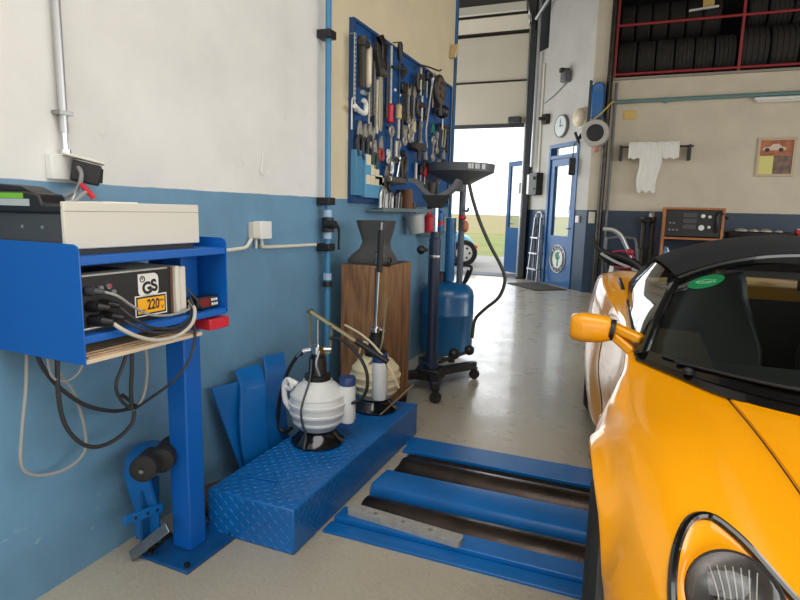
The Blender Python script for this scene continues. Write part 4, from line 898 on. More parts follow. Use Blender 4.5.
# ------------------------------------------------------------------ oil drainer and transmission jack
od = thing('oil_drainer', 'blue waste oil drainer tank with raised grey bowl and hose', 'oil drainer', (-1.48, 4.85, 0))
tc_ = Vector((-1.492, 4.85, 0))
obj('tank', MB().lathe([(.14, .045), (.21, .055), (.230, .085), (.233, .11), (.233, .40), (.236, .405), (.236, .415), (.233, .42), (.233, .565), (.22, .62), (.18, .665), (.10, .69), (.05, .695)], tc_, n=44), BLUET, od)
obj('castor_ring', MB().cyl((-1.62, 4.78, .0), (-1.62, 4.78, .06), .03).cyl((-1.39, 4.70, .0), (-1.39, 4.70, .06), .03).cyl((-1.49, 5.03, 0), (-1.49, 5.03, .06), .03), BLACK, od)
obj('filler_cap', MB().lathe([(.06, .66), (.06, .77), (.05, .78)], tc_+Vector((-.07, -.08, 0))), BLACK, od)
obj('mast', MB().cyl((-1.385, 4.83, .60), (-1.385, 4.83, 1.56), .028), mat('mast_paint', (84, 92, 104), .4), od)
obj('blue_sleeve', MB().cyl((-1.47, 4.80, .70), (-1.47, 4.80, 1.25), .045), BLUET, od); obj('red_knob', MB().ball((-1.36, 4.76, 1.255), (.035, .03, .022)), RED, od); obj('orange_cap', MB().ball((-1.335, 4.78, 1.18), (.028, .03, .05)), mat('cap_tan', (190, 120, 84), .4), od)
obj('hook', MB().tube([(-1.36, 4.8, 1.32), (-1.33, 4.8, 1.31), (-1.32, 4.8, 1.34)], .01, 6), GREYM, od)
bw = Vector((-1.405, 4.80, 1.535))
bo = obj('bowl', MB().lathe([(.05, 0), (.09, .0), (.20, .06), (.285, .10), (.290, .165), (.283, .165), (.276, .105), (.19, .07), (.05, .012)], bw, n=52), mat('bowl_grey', (84, 88, 96), .45), od)
obj('bowl_neck', MB().lathe([(.05, -.06), (.055, .005)], bw), GREYM, od)
stk = MB()
for a0, a1 in ((-62, -57), (-56.2, -53), (-50, -46), (-45, -42.5), (-38, -31)):
    for (z0, z1) in ((.115, .155),):
        P4 = [bw+Vector((.2905*math.cos(math.radians(a)), .2905*math.sin(math.radians(a)), z)) for a, z in ((a0, z0), (a1, z0), (a1, z1), (a0, z1))]
        stk.add(P4+[p+Vector((p.x-bw.x, p.y-bw.y, 0)).normalized()*.002 for p in P4], [(0,1,2,3),(4,5,6,7),(0,1,5,4),(1,2,6,5),(2,3,7,6),(3,0,4,7)])
obj('bowl_label', stk, mat('label_pale', (200, 202, 202), .5), od, flat=True)
def oq(px, py, Y=4.72): return PY(px, py, Y)
obj('drain_hose', MB().tube([oq(469, 183), oq(473, 200), oq(480, 222), oq(490, 245), oq(501, 266), oq(505, 280), oq(499, 297), oq(485, 309), oq(475, 320), oq(472, 338)], .0145, 10), mat('hose_dark_green', (62, 66, 56), .5), od)
obj('push_handle', MB().tube([oq(449, 266, 4.9), oq(458, 264, 4.9), oq(470, 266, 4.9), oq(471, 271, 4.9), oq(466, 282, 4.9)], .013, 8, 4), BLACK, od); obj('handle_clamp', MB().bar(oq(469, 270, 4.9), oq(464, 284, 4.9), .03, .03), BLACK, od)
tj = thing('transmission_jack', 'black upright transmission jack with chrome ram and grey cradle', 'jack', (-1.26, 3.87, 0))
jx, jy = -1.30, 3.87
obj('column', MB().lathe([(.055, .12), (.055, .2), (.042, .21), (.042, 1.11), (.034, 1.115), (.034, 1.16)], (jx, jy, 0), n=24), NAVY, tj)
obj('ram', MB().cyl((jx, jy, 1.16), (jx, jy, 1.36), .017), CHROME, tj); obj('ring_clip', MB().lathe([(.044, .97), (.046, .975), (.046, .99), (.044, .995)], (jx, jy, 0)), STEEL, tj)
obj('release_knob', MB().cyl((jx-.04, jy-.03, 1.03), (jx-.075, jy-.045, 1.03), .012).ball((jx-.085, jy-.05, 1.03), .032), BLACK, tj)
rows = []
for (dx, dz) in ((-.20, .118), (-.155, .11), (-.10, .06), (-.045, .015), (.0, .0), (.05, .012), (.11, .045), (.155, .09), (.175, .125)):
    rows.append([Vector((jx+dx, jy-.045, 1.385+dz)), Vector((jx+dx, jy+.045, 1.385+dz))])
obj('cradle', MB().slab(rows, .03), GREYM, tj, ang=60); obj('cradle_seat', MB().prism([(-.10, .03), (.09, .03), (.03, -.06), (-.03, -.06)], (jx, jy-.05, 1.385), (1, 0, 0), (0, 0, 1), (0, .1, 0)), BLACK, tj, bevel=.004)
obj('tilt_head', MB().cyl((jx-.03, jy, 1.40), (jx-.03, jy, 1.50), .035).tube([(jx-.06, jy-.03, 1.42), (jx-.075, jy-.03, 1.46), (jx-.06, jy-.03, 1.52)], .008, 6), TOOLD, tj)
obj('hub_block', MB().box((jx-.09, jy-.09, .085), (jx+.09, jy+.09, .17)), BLACK, tj, bevel=.01)
for (ex, ey) in ((.13, -.27), (.225, .41), (-.24, -.2), (-.20, .36)):
    p0 = Vector((jx+.2*ex, jy+.2*ey, .125)); pe = Vector((jx+ex, jy+ey, .115))
    lg = obj('leg', MB().bar(p0, pe, .055, .06), BLACK, tj, bevel=.006)
    cs = obj('castor', MB().cyl(pe+Vector((0, -.016, -.075)), pe+Vector((0, .016, -.075)), .039, n=24).cyl(pe+Vector((0, -.0185, -.075)), pe+Vector((0, .0185, -.075)), .022, n=16), RUBBER, lg)
    obj('castor_fork', MB().bar(pe+Vector((0, -.021, -.08)), pe+Vector((.005, -.021, -.02)), .004, .02, (1, 0, 0)).bar(pe+Vector((0, .021, -.08)), pe+Vector((.005, .021, -.02)), .004, .02, (1, 0, 0)).box(pe+Vector((-.022, -.02, -.032)), pe+Vector((.022, .02, -.02))), STEELD, lg)
obj('pump_pedal', MB().tube([(jx+.05, jy+.1, .2), (jx+.12, jy+.2, .22)], .012, 8, 0).ball(Vector((jx+.10, jy+.25, .225)), .045), BLACK, tj); obj('release_pedal', MB().tube([(jx+.05, jy+.05, .2), (jx+.17, jy+.35, .22)], .012, 8, 0).ball(Vector((jx+.185, jy+.38, .235)), .04), BLACK, tj)

# ------------------------------------------------------------------ roller brake tester in the floor
bt_ = thing('brake_tester', 'blue roller brake tester set in the floor before the car', 'brake tester', (-.3, 2.45, 0))
tx0, tx1 = -1.075, .42
PITM = mat('pit_dark', (40, 38, 36), .8)
obj('pit', MB().box((PITX0, PITY0, -.34), (PITX1, PITY1, -.32)).box((PITX0, PITY0, -.32), (PITX0+.01, PITY1, -.002)).box((PITX1-.01, PITY0, -.32), (PITX1, PITY1, -.002)).box((PITX0+.01, PITY0, -.32), (PITX1-.01, PITY0+.01, -.002)).box((PITX0+.01, PITY1-.01, -.32), (PITX1-.01, PITY1, -.002)), PITM, bt_, flat=True)
obj('front_rail', MB().box((tx0, 1.885, 0), (tx1, 1.96, .012)), BLUE, bt_, bevel=.003); obj('front_plate', MB().box((tx0+.01, 1.965, 0), (tx1, 2.062, .03)), BLUE, bt_, bevel=.004)
obj('rear_plate', MB().box((tx0+.01, 2.735, 0), (tx1, 2.842, .022)), BLUE, bt_, bevel=.004); obj('rear_rail', MB().box((tx0-.02, 2.848, 0), (tx1, 2.95, .012)), BLUE, bt_, bevel=.003)
for y in (2.155, 2.60):
    ro = obj('roller', MB().lathe([(.02, -.02), (.02, 0), (.088, 0), (.09, .004), (.09, tx1-.02-PITX0-.03), (.088, tx1-.016-PITX0-.03), (.02, tx1-.016-PITX0-.03)], (PITX0+.02, y, -.052), (1, 0, 0), n=40), RUST, bt_)
obj('middle_cover', MB().prism([(2.245, -.06), (2.248, .0), (2.262, .04), (2.275, .046), (2.45, .036), (2.46, .025), (2.46, -.06)], (-1.035, 0, 0), (0, 1, 0), (0, 0, 1), (tx1+1.035, 0, 0)), BLUE, bt_, bevel=.003)
# steel bar with three holes
fb = thing('steel_bar', 'flat grey steel bar with three holes lying on the tester edge', 'bar', (-.77, 2.02, .03))
c0, c1 = Vector((-1.012, 2.028, .0305)), Vector((-.528, 1.985, .0305)); ln = (c1-c0).length; Mz = frameM(c0, c1-c0, (-(c1-c0).y, (c1-c0).x, 0))
def holed(L, w, t, holes, r, n=24):
    m = MB(Mz); xs_ = [0]
    for a, b in zip(holes, holes[1:]): xs_.append((a+b)/2)
    xs_.append(L)
    for i, hx in enumerate(holes):
        a, b = xs_[i], xs_[i+1]; out = []; inn = []
        for k in range(n):
            th = 2*PI*k/n; cx_, sy_ = math.cos(th), math.sin(th)
            inn.append((hx+r*cx_, r*sy_))
            tx_ = ((b-hx) if cx_ > 0 else (hx-a))/max(abs(cx_), 1e-6); ty_ = (w/2)/max(abs(sy_), 1e-6); q = min(tx_, ty_)
            out.append((hx+q*cx_, q*sy_))
        for cxn in (a, b):
            for cyn in (-w/2, w/2):
                kk = min(range(n), key=lambda k_: (out[k_][0]-cxn)**2+(out[k_][1]-cyn)**2); out[kk] = (cxn, cyn)
        vs = [(x, y, z) for z in (0, t) for x, y in out]+[(x, y, z) for z in (0, t) for x, y in inn]
        f = []
        for k in range(n):
            j = (k+1) % n
            f += [(n+k, n+j, 3*n+j, 3*n+k), (j, k, 2*n+k, 2*n+j), (2*n+k, 3*n+k, 3*n+j, 2*n+j)]
            # outer walls only on the real outside
            ox = [out[k], out[j]]
            if all(abs(abs(p[1])-w/2) < 1e-4 for p in ox) or all(abs(p[0]) < 1e-4 for p in ox) or all(abs(p[0]-L) < 1e-4 for p in ox): f.append((k, j, n+j, n+k))
        # square corners of the end cells
        m.add(vs, f)
    for x in (0, L):
        pass
    return m
obj('plate', holed(ln, .058, .026, [ln*.24, ln*.5, ln*.75], .0095), mat('galvanised_steel', (176, 174, 168), .5, .3, var=.25, vscale=40), fb, ang=30)
for x, a0 in ((0, PI/2), (ln, -PI/2)): obj('rounded_end', MB(Mz).prism([(x+.012*math.cos(a0+PI*k/12)*1.0, .029*math.sin(a0+PI*k/12)) for k in range(13)], (0, 0, 0), (1, 0, 0), (0, 1, 0), (0, 0, .026)), MATS['galvanised_steel'], fb)

# ------------------------------------------------------------------ tool board
XB = XW+.035
tb_ = thing('tool_board', 'large blue perforated tool board on the left wall', 'board', (XW, 4.4, 1.345))
BY0, BY1, BZ0, BZ1 = 3.358, 5.43, 1.345, 2.475
obj('panel', MB().box((XW, BY0, BZ0), (XB-.012, BY1, BZ1)), BLUEB, tb_)
obj('frame', MB().box((XW, BY0-.004, BZ0), (XB, BY0+.022, BZ1)).box((XW, BY1-.022, BZ0), (XB, BY1, BZ1)).box((XW, BY0+.022, BZ1-.02), (XB, BY1-.022, BZ1)).box((XW, BY0+.022, BZ0), (XB, BY1-.022, BZ0+.03)), mat('board_edge', (22, 66, 116), .5), tb_)
def B(px, py, o=.03): return PX(px, py, XB+o)
def bT(px, pyt, pyb, o=.025):
    a = B(px, pyt, o); L = a.z-B(px, pyb, o).z; M = Matrix(((0, 0, 1), (1, 0, 0), (0, 1, 0))).to_4x4(); M.translation = a; return M, L, a
hk = {}
def T(name, label, cat, px, pyt, pyb, o=.025):
    M, L, a = bT(px, pyt, pyb, o); t = thing(name, label, cat, a); return t, M, L
def hook(t, M): obj('peg', MB(M).cyl((0, .0, .0), (0, .0, XB-.008-(M.translation.x)), .005, n=8), STEEL, t)
def combo(label, px, a, b, m=None, w=.012):
    w *= 1.4
    t, M, L = T('combination_spanner', label, 'spanner', px, a, b)
    k = MB(M).box((-w*.5, -L+w*2, -.004), (w*.5, -w*2, .004)).ring((0, -L+w*1.5, 0), (0, 0, 1), w*1.2, w*.45, 18, 6)
    o_ = [(-w*1.5, -w*2.6), (-w*1.7, -w*.6), (-w*.9, w*.3), (-w*.7, -w*.9), (w*.7, -w*.9), (w*.9, w*.3), (w*1.7, -w*.6), (w*1.5, -w*2.6), (w*.4, -w*3.4), (-w*.4, -w*3.4)]
    k.prism(o_, (0, 0, -.005), (1, 0, 0), (0, 1, 0), (0, 0, .01)); obj('body', k, m or TOOLS, t); hook(t, M)
def ringsp(label, px, a, b, m=None, w=.011):
    w *= 1.4
    t, M, L = T('ring_spanner', label, 'spanner', px, a, b)
    k = MB(M).box((-w*.5, -L+w*2, -.004), (w*.5, -w*2, .004)).ring((0, -L+w, 0), (0, 0, 1), w*1.25, w*.5, 18, 6).ring((0, -w, 0), (0, 0, 1), w*1.4, w*.5, 18, 6)
    obj('body', k, m or TOOLS, t); hook(t, M)
def driver(label, px, a, b, hm, hf=.42, up=False, r=.018, nm='screwdriver', cat='screwdriver', sr=.006):
    t, M, L = T(nm, label, cat, px, a, b)
    y0, y1 = (-L*hf, 0) if up else (-L, -L*(1-hf))
    obj('handle', MB(M).lathe([(r*.6, y0), (r, y0+.012), (r*.85, (y0+y1)/2), (r, y1-.015), (r*.5, y1)], (0, 0, .004), (0, 1, 0), n=14), hm, t)
    obj('shaft', MB(M).cyl((0, -L if up else -L*(1-hf), .004), (0, y0 if up else 0, .004), sr), TOOLS, t); hook(t, M)
def pliers(label, px, a, b, hm, sp=.03):
    t, M, L = T('pliers', label, 'pliers', px, a, b)
    obj('jaws', MB(M).prism([(-.009, 0), (-.026, -.05), (-.03, -.09), (.03, -.09), (.026, -.05), (.009, 0)], (0, 0, -.005), (1, 0, 0), (0, 1, 0), (0, 0, .012)).cyl((0, -.075, -.007), (0, -.075, .01), .012, n=14), TOOLS, t)
    for s in (-1, 1): obj('handle', MB(M).tube([(s*.012, -.085, 0), (s*sp, -.085-(L-.085)*.35, 0), (s*sp*1.05, -.085-(L-.085)*.7, 0), (s*sp*.7, -L, 0)], .0155, 8), hm, t)
    hook(t, M)
def rod(name, label, cat, px, a, b, m, r=.008, grip=None):
    t, M, L = T(name, label, cat, px, a, b); obj('bar', MB(M).cyl((0, -L, 0), (0, 0, 0), r), m, t)
    if grip: obj('grip', MB(M).cyl((0, -L*.22, 0), (0, .0, 0), r*2.2), grip, t)
    hook(t, M); return t, M, L
# left columns
t, M, L = T('slotted_strip', 'long pale slotted steel strip at the left edge of the tool board', 'strip', 355, 33, 100)
obj('strip', MB(M).box((-.012, -L, 0), (.012, 0, .004)), mat('strip_pale', (196, 200, 204), .4, .4), t); sl = MB(M)
for i in range(14): sl.box((-.006, -.02-i*L/14.5, .004), (.006, -.008-i*L/14.5, .0045))
obj('slot', sl, DARKV, t); hook(t, M)
t, M, L = T('wire_loop', 'long narrow white wire loop hanging at left edge of the tool board', 'wire', 353.5, 98, 130, .003)
obj('loop', MB(M).tube([(-.02, -L, 0), (-.02, -.03, 0), (0, 0, 0), (.02, -.03, 0), (.02, -L*.4, 0)], .005, 6), WHITE, t); hook(t, M)
t, M, L = T('grease_gun', 'grease gun with dark and beige tubes near top left of the board', 'grease gun', 365, 38, 90, .05)
obj('dark_tube', MB(M).lathe([(.012, -L), (.022, -L+.02), (.022, -.05), (.028, -.04), (.028, 0)], (-.035, 0, 0), (0, 1, 0), n=18), TOOLD, t); obj('beige_tube', MB(M).lathe([(.012, -L+.02), (.026, -L+.05), (.026, -.05), (.018, -.04), (.01, -.01)], (.04, 0, .005), (0, 1, 0), n=18), mat('tube_beige', (196, 188, 164), .4, .3), t)
obj('top_clamp', MB(M).box((-.065, -.06, -.02), (.02, -.02, .03)), TOOLD, t, bevel=.006); obj('nozzle', MB(M).cyl((-.03, -L-.02, 0), (.02, -L-.02, 0), .014), ALU, t); hook(t, M)
t, M, L = T('white_clamp', 'white angled clamp piece beside the wire loop', 'clamp', 362, 102, 112, .04)
obj('arm', MB(M).tube([(-.10, -.04, 0), (-.03, -.06, 0), (.05, -.06, 0), (.055, 0, 0), (.02, .015, 0)], .016, 8), WHITE, t); hook(t, M)
for i, (px, a, b, lb) in enumerate(((371, 56, 117, 'left roller chain hanging between grease gun and pipe wrench'), (374.6, 58, 116, 'right roller chain hanging between grease gun and pipe wrench'))):
    t, M, L = T('roller_chain', lb, 'chain', px, a, b); n_ = 16
    for j in range(n_):
        pass
    ch = MB(M)
    for j in range(n_):
        y = -L*(j+.5)/n_; ch.box((-.010, y-L/n_*.46, -.006), (-.005, y+L/n_*.46, .006)).box((.005, y-L/n_*.46, -.006), (.010, y+L/n_*.46, .006)).cyl((-.01, y, 0), (.01, y, 0), .006, n=8)
    obj('links', ch, TOOLS, t); hook(t, M)
def pipewrench(label, px, a, b, hm, s=1.0):
    t, M, L = T('pipe_wrench', label, 'wrench', px, a, b, .04)
    obj('handle', MB(M).prism([(-.016*s, -.16*s), (-.022*s, -L*.9), (-.012*s, -L), (.012*s, -L), (.022*s, -L*.9), (.016*s, -.16*s)], (0, 0, -.012), (1, 0, 0), (0, 1, 0), (0, 0, .024)), hm, t, bevel=.004)
    obj('fixed_jaw', MB(M).prism([(-.03*s, -.17*s), (-.075*s, -.06*s), (-.06*s, -.02*s), (-.02*s, -.075*s), (.03*s, -.1*s), (.03*s, -.17*s)], (0, 0, -.018), (1, 0, 0), (0, 1, 0), (0, 0, .04)), TOOLD, t, bevel=.004)
    obj('moving_jaw', MB(M).prism([(.0, -.13*s), (-.005*s, -.02*s), (-.045*s, .01*s), (.0, .03*s), (.065*s, -.01*s), (.035*s, -.13*s)], (0, 0, -.014), (1, 0, 0), (0, 1, 0), (0, 0, .032)), STEELD, t, bevel=.004)
    obj('knurl', MB(M).cyl((-.02*s, -.15*s, .02), (.035*s, -.15*s, .02), .018*s), STEEL, t); hook(t, M)
pipewrench('large pipe wrench with dark jaws and pale handle at top of board', 381, 41, 132, mat('wrench_beige', (176, 168, 140), .45, .4), 1.35)
rod('breaker_bar', 'long bright steel bar hanging right of the pipe wrench', 'bar', 377, 80, 134, TOOLS, .016)
driver('red handled long screwdriver hanging handle down', 391, 46, 124, RED, .26, r=.026, sr=.011)
t, M, L = T('pry_bar', 'thin rod with black grip poking above the board edge', 'bar', 400.3, 42, 104, .05)
obj('grip', MB(M).lathe([(.012, -.13), (.022, -.10), (.02, -.02), (.012, 0)], (0, 0, 0), (0, 1, 0), n=14), BLACK, t); obj('rod', MB(M).cyl((0, -L, 0), (0, -.12, 0), .006), TOOLD, t); obj('cross_pin', MB(M).cyl((-.14, -.2, 0), (.08, -.17, 0), .009), TOOLD, t); hook(t, M)
t, M, L = T('angle_square', 'dark triangular steel square beside the black gripped rod', 'square', 403, 64, 80)
obj('plate', MB(M).prism([(-.02, 0), (.11, -.03), (-.01, -L)], (0, 0, -.004), (1, 0, 0), (0, 1, 0), (0, 0, .008)), TOOLD, t); hook(t, M)
t, M, L = T('white_anchor', 'pair of small white wall pegs on the bare blue upper board', 'peg', 395, 90, 94); obj('left_peg', MB(M).ball((0, 0, 0), .012), WHITE, t); obj('right_peg', MB(M).ball((.09, -.02, 0), .012), WHITE, t)
driver('pale wooden handled file hanging right of the red screwdriver', 398.3, 104, 139, TANW, .45, up=True, r=.026, nm='file', cat='file', sr=.014)
for i, (px, a, b, m, lb) in enumerate(((406, 83, 122, TOOLD, 'dark combination spanner, leftmost of the thin row right of the file'), (409, 86, 124, TOOLS, 'bright combination spanner, second of the thin row right of the file'), (411.5, 84, 120, TOOLD, 'dark combination spanner, third of the thin row right of the file'), (414.5, 88, 126, TOOLS, 'bright combination spanner, rightmost of the thin row right of the file'))):
    combo(lb, px, a, b, m, .016)
def puller(label, px, a, b, s=.06):
    t, M, L = T('gear_puller', label, 'puller', px, a, b, .045)
    obj('cross_beam', MB(M).box((-s, -.09, -.014), (s, -.05, .014)), TOOLD, t, bevel=.004); obj('spindle', MB(M).cyl((0, -L, 0), (0, 0, 0), .012), TOOLS, t)
    for k in (-1, 1): obj('arm', MB(M).tube([(k*s, -.05, 0), (k*s*1.15, -.12, 0), (k*s, -L*.8, 0), (k*s*.4, -L*.86, 0)], .014, 8), TOOLD, t)
    hook(t, M)
puller('dark two armed gear puller, upper one at the middle of the board', 421, 68, 96); puller('dark gear puller with wide arms hanging below the upper puller', 422, 96, 122, .085)
t, M, L = T('wire_hook', 'long wire hook sticking up at the board top edge', 'hook', 421, 65, 70, .06)
obj('wire', MB(M).tube([(-.06, -.01, 0), (.1, .005, .03), (.25, .01, .06), (.29, .025, .07)], .007, 6), TOOLD, t)
t, M, L = T('pipe_cutter', 'grey wheel shaped tool with dark rim near the top right corner', 'cutter', 440, 80, 96, .06)
Md = M @ Matrix.Translation((0, -.09, 0)); obj('wheel', MB(Md).lathe([(.02, -.02), (.11, -.018), (.118, 0), (.11, .018), (.02, .03)], n=26), mat('wheel_brown', (92, 76, 64), .6), t); obj('rim', MB(Md).ring((0, 0, 0), (0, 0, 1), .115, .02, 26), TOOLD, t)
ho = MB(Md)
for k in range(6): ho.cyl((.06*math.cos(k), .06*math.sin(k), .018), (.06*math.cos(k), .06*math.sin(k), .026), .018, n=10)
obj('wheel_hole', ho, BLACK, t); obj('stem', MB(Md).tube([(0, -.1, 0), (.02, -.2, 0)], .025, 8, 0), STEELD, t); hook(t, M)
t, M, L = T('black_funnel', 'round black knob headed tool below the wheel shaped tool', 'tool', 443, 106, 118, .06)
obj('knob', MB(M).ball((0, -.05, 0), (.05, .06, .06)), mat('knob_navy', (24, 24, 40), .4), t); obj('stem', MB(M).cyl((-.13, -.04, -.01), (-.04, -.05, -.01), .018), TOOLD, t); obj('shaft', MB(M).cyl((0, -.20, 0), (0, -.1, 0), .008), ALU, t); hook(t, M)
t, M, L = T('long_rod', 'long thin bent rod slanting down the right half of the board', 'rod', 432, 84, 147, .05)
a0, a1, a2, a3 = [M.inverted() @ B(x, y, .05) for x, y in ((432, 84), (429, 108), (426, 132), (427, 148))]
obj('rod', MB(M).tube([a0, a1, a2, a3], .008, 8), TOOLS, t); hook(t, M)
t, M, L = T('green_clamp', 'small green spring clamp on the right half of the board', 'clamp', 433, 124, 134); obj('clamp_body', MB(M).tube([(-.04, -L, 0), (0, -.02, 0), (0, 0, 0), (.01, -.02, 0), (.045, -L, 0)], .010, 6), GREEND, t); hook(t, M)
t, M, L = T('t_handle', 'dark T handle tool with two pale prongs near the right edge', 'tool', 444, 126, 148)
obj('cross_bar', MB(M).cyl((-.11, -.01, 0), (.10, .005, 0), .018), TOOLD, t); obj('prong', MB(M).cyl((-.02, -.02, 0), (-.045, -L, 0), .009).cyl((.05, -.02, 0), (.02, -L, 0), .009), OLIVE, t); hook(t, M)
rod('drift', 'short dark drift hanging left of the long slanting rod', 'drift', 419, 122, 146, TOOLD, .010); combo('bright combination spanner hanging right of the dark drift', 421.5, 121, 147, TOOLS, .013)
t, M, L = T('hammer', 'dark hammer with its head hung sideways on the board', 'hammer', 419, 147, 161, .05)
obj('head', MB(M).prism([(-.14, -.02), (-.10, .03), (.05, .03), (.12, .005), (.12, -.025), (.02, -.03), (-.06, -.045)], (0, 0, -.02), (1, 0, 0), (0, 1, 0), (0, 0, .045)), mat('hammer_head', (72, 62, 58), .5, .4), t, bevel=.006); obj('handle', MB(M).tube([(.0, -.02, 0), (.005, -L, 0)], .016, 8, 0), mat('dark_wood', (74, 52, 38), .6), t); hook(t, M)
pliers('large black pliers at the left of the dark pliers cluster', 360, 121, 156, BLACK, .035); pliers('black pliers second from left in the dark pliers cluster', 365, 124, 160, BLACK, .035)
pliers('black pliers third from left in the dark pliers cluster', 370, 122, 163, BLACK, .03); pliers('green tinted dark pliers low in the pliers cluster', 375, 140, 169, mat('dark_green_grip', (26, 64, 54), .5), .03)
pliers('red handled pliers at the right of the dark pliers cluster', 381, 136, 161, mat('dull_red_grip', (150, 48, 46), .5), .03)
combo('bright spanner among the black pliers', 372.5, 128, 150, TOOLS, .016); ringsp('long pale ring spanner hanging below the red screwdriver', 391.5, 128, 168, TOOLS, .016); combo('pale spanner low beside the stepped key holder', 388.5, 150, 164, WHITE, .012)
ringsp('short bright ring spanner below the wooden file', 399, 142, 162, TOOLS, .013); combo('short bright spanner under the thin spanner row', 405, 126, 146, TOOLS, .018); ringsp('bright ring spanner under the right of the thin spanner row', 410.5, 124, 141, TOOLS, .018)
combo('bright spanner at the lower right beside the T handle', 437.5, 132, 154, TOOLS, .014); ringsp('dark ring spanner at the right edge of the board', 447.5, 128, 152, TOOLD, .015); driver('dark handled screwdriver at the upper right of the board', 427, 70, 98, BLACK, .4, up=True, r=.022); driver('pale handled screwdriver left of the wheel shaped tool', 433, 78, 108, WHITE, .4, up=True, r=.022)
rod('chisel', 'broad pale cold chisel hanging under the wooden file', 'chisel', 396, 141, 160, TOOLS, .015)
pliers('bare steel pliers between key holder and chrome clamp', 387, 166, 190, TOOLD, .03); combo('dark spanner hanging just left of the gear pullers', 417.3, 78, 112, TOOLD, .016)
pliers('dark pliers hanging between hammer and long rod', 426, 150, 172, TOOLD, .035); ringsp('pale ring spanner at the middle right under the green clamp', 433.5, 138, 160, TOOLS, .016)
combo('long dark spanner left of the T handle', 440, 124, 158, TOOLD, .016); rod('steel_drift', 'short bright steel drift under the hammer', 'drift', 416, 163, 182, TOOLS, .013)
driver('short black screwdriver low under the hammer', 420.5, 164, 188, BLACK, .45, up=True, r=.024); driver('red handled short screwdriver low on the right of the board', 424.5, 166, 190, RED, .45, up=True, r=.022)
pliers('small dark pliers low at the right edge of the board', 444, 150, 172, TOOLD, .035); combo('bright spanner low at the right edge of the board', 439, 160, 184, TOOLS, .018)
ringsp('dark ring spanner between file and thin spanner row', 403.8, 84, 118, TOOLD, .015); combo('tall bright spanner left of the wheel shaped tool', 435, 74, 104, TOOLS, .016)
driver('yellowed handle screwdriver above the hammer', 413.2, 122, 150, TANW, .4, up=True, r=.022); rod('long_punch', 'long dark punch left of the red long screwdriver', 'punch', 387.3, 62, 118, TOOLD, .012)
rod('feeler_rod', 'thin bright rod between grease gun and left chain', 'rod', 369, 92, 124, TOOLS, .008)
rod('punch', 'thin dark steel punch in the gap right of the file', 'punch', 402.5, 108, 136, TOOLD, .009)
# lower group
t, M, L = T('chrome_vice', 'chrome clamp with screw spindle low in the middle of the board', 'clamp', 397, 157, 182, .06)
obj('frame', MB(M).tube([(.02, -.02, 0), (-.08, -.04, 0), (-.1, -L*.7, 0), (-.12, -L, 0), (.12, -L*.98, 0)], .018, 8), STEEL, t); obj('spindle', MB(M).cyl((.0, -L*.95, 0), (.06, .0, 0), .011), CHROME, t); obj('jaw', MB(M).box((-.16, -L-.01, -.03), (.15, -L+.035, .03)), STEEL, t, bevel=.008); hook(t, M)
t, M, L = T('locking_pliers', 'dark locking pliers hanging above the chrome clamp', 'pliers', 403.5, 152, 178, .05); obj('body', MB(M).tube([(-.02, 0, 0), (.04, -L*.3, 0), (.05, -L*.7, 0), (.02, -L, 0)], .022, 8), TOOLD, t); obj('lever', MB(M).tube([(.0, -.04, 0), (-.03, -L*.5, 0), (-.02, -L, 0)], .014, 8), TOOLD, t); hook(t, M)
kh = thing('key_holder', 'light blue stepped key holder with white labels at board bottom', 'holder', B(352, 198))
z0 = BZ0+.035
def yb(px): return B(px, 180, .0).y
obj('side_block', MB().box((XB-.012, yb(352), z0+.012), (XB+.03, yb(359.5), z0+.30)), mat('holder_shade', (70, 132, 170), .5), kh, bevel=.004)
stp = [(360, 152.5), (365.5, 163), (370.5, 167.5), (375, 174), (379, 181)]
for i, (px, py) in enumerate(stp):
    nx = stp[i+1][0] if i+1 < len(stp) else 383
    zt = B(px, py, .03).z
    obj('step', MB().box((XB-.012, yb(px), z0+.002), (XB+.04-.004*i, yb(nx), zt)), KEYB, kh, bevel=.002)
    obj('label_card', MB().box((XB+.04-.004*i, yb(px)+.008, zt-.07), (XB+.042-.004*i, yb(nx)-.006, zt-.005)), mat('card_cream', (226, 216, 184), .6), kh)
    obj('label_card', MB().box((XB+.04-.004*i, yb(px)+.008, z0+.09), (XB+.042-.004*i, yb(nx)-.006, z0+.15)), MATS['card_cream'], kh)
# ledge below with things standing on it
lg_ = solo('tool_ledge', MB().box((XW, 3.62, 1.292), (XW+.14, 4.62, 1.304)).box((XW+.132, 3.62, 1.304), (XW+.14, 4.62, 1.318)), mat('ledge_grey', (112, 128, 132), .5), 'narrow grey steel ledge under the right of the tool board', 'shelf')
def LG(px): return PX(px, 205, XW+.08).y
for i, (px, a, m, lb) in enumerate(((383, .15, ALU, 'bright clamp standing at the left of the grey ledge'), (389, .13, STEEL, 'steel clamp standing second on the grey ledge'), (398, .14, STEELD, 'dark clamp standing left of the leather roll'))):
    y = LG(px); t = thing('small_clamp', lb, 'clamp', (XW+.08, y, 1.304), 0, 'clamps on the grey ledge')
    obj('arm', MB().tube([(XW+.08, y-.05, 1.315), (XW+.08, y-.04, 1.304+a*.7), (XW+.08, y, 1.304+a), (XW+.08, y+.05, 1.304+a*.8), (XW+.08, y+.045, 1.315)], .013, 8), m, t); obj('screw', MB().cyl((XW+.08, y+.0, 1.32), (XW+.085, y+.015, 1.304+a), .007), TOOLS, t)
y = LG(407); solo('leather_roll', MB().lathe([(.02, 0), (.05, .005), (.052, .13), (.045, .16), (.02, .16)], (XW+.075, y, 1.304), sx=.7), BROWN, 'brown leather roll standing on the grey ledge', 'roll')
y = LG(413); solo('pin_punch_can', MB().lathe([(.03, 0), (.032, .06)], (XW+.08, y, 1.304)), TOOLD, 'small dark tin at the right of the grey ledge', 'tin')
bk = thing('bucket', 'grey plastic bucket hanging from the grey ledge below the tool board', 'bucket', (XW+.12, 4.36, 1.10))
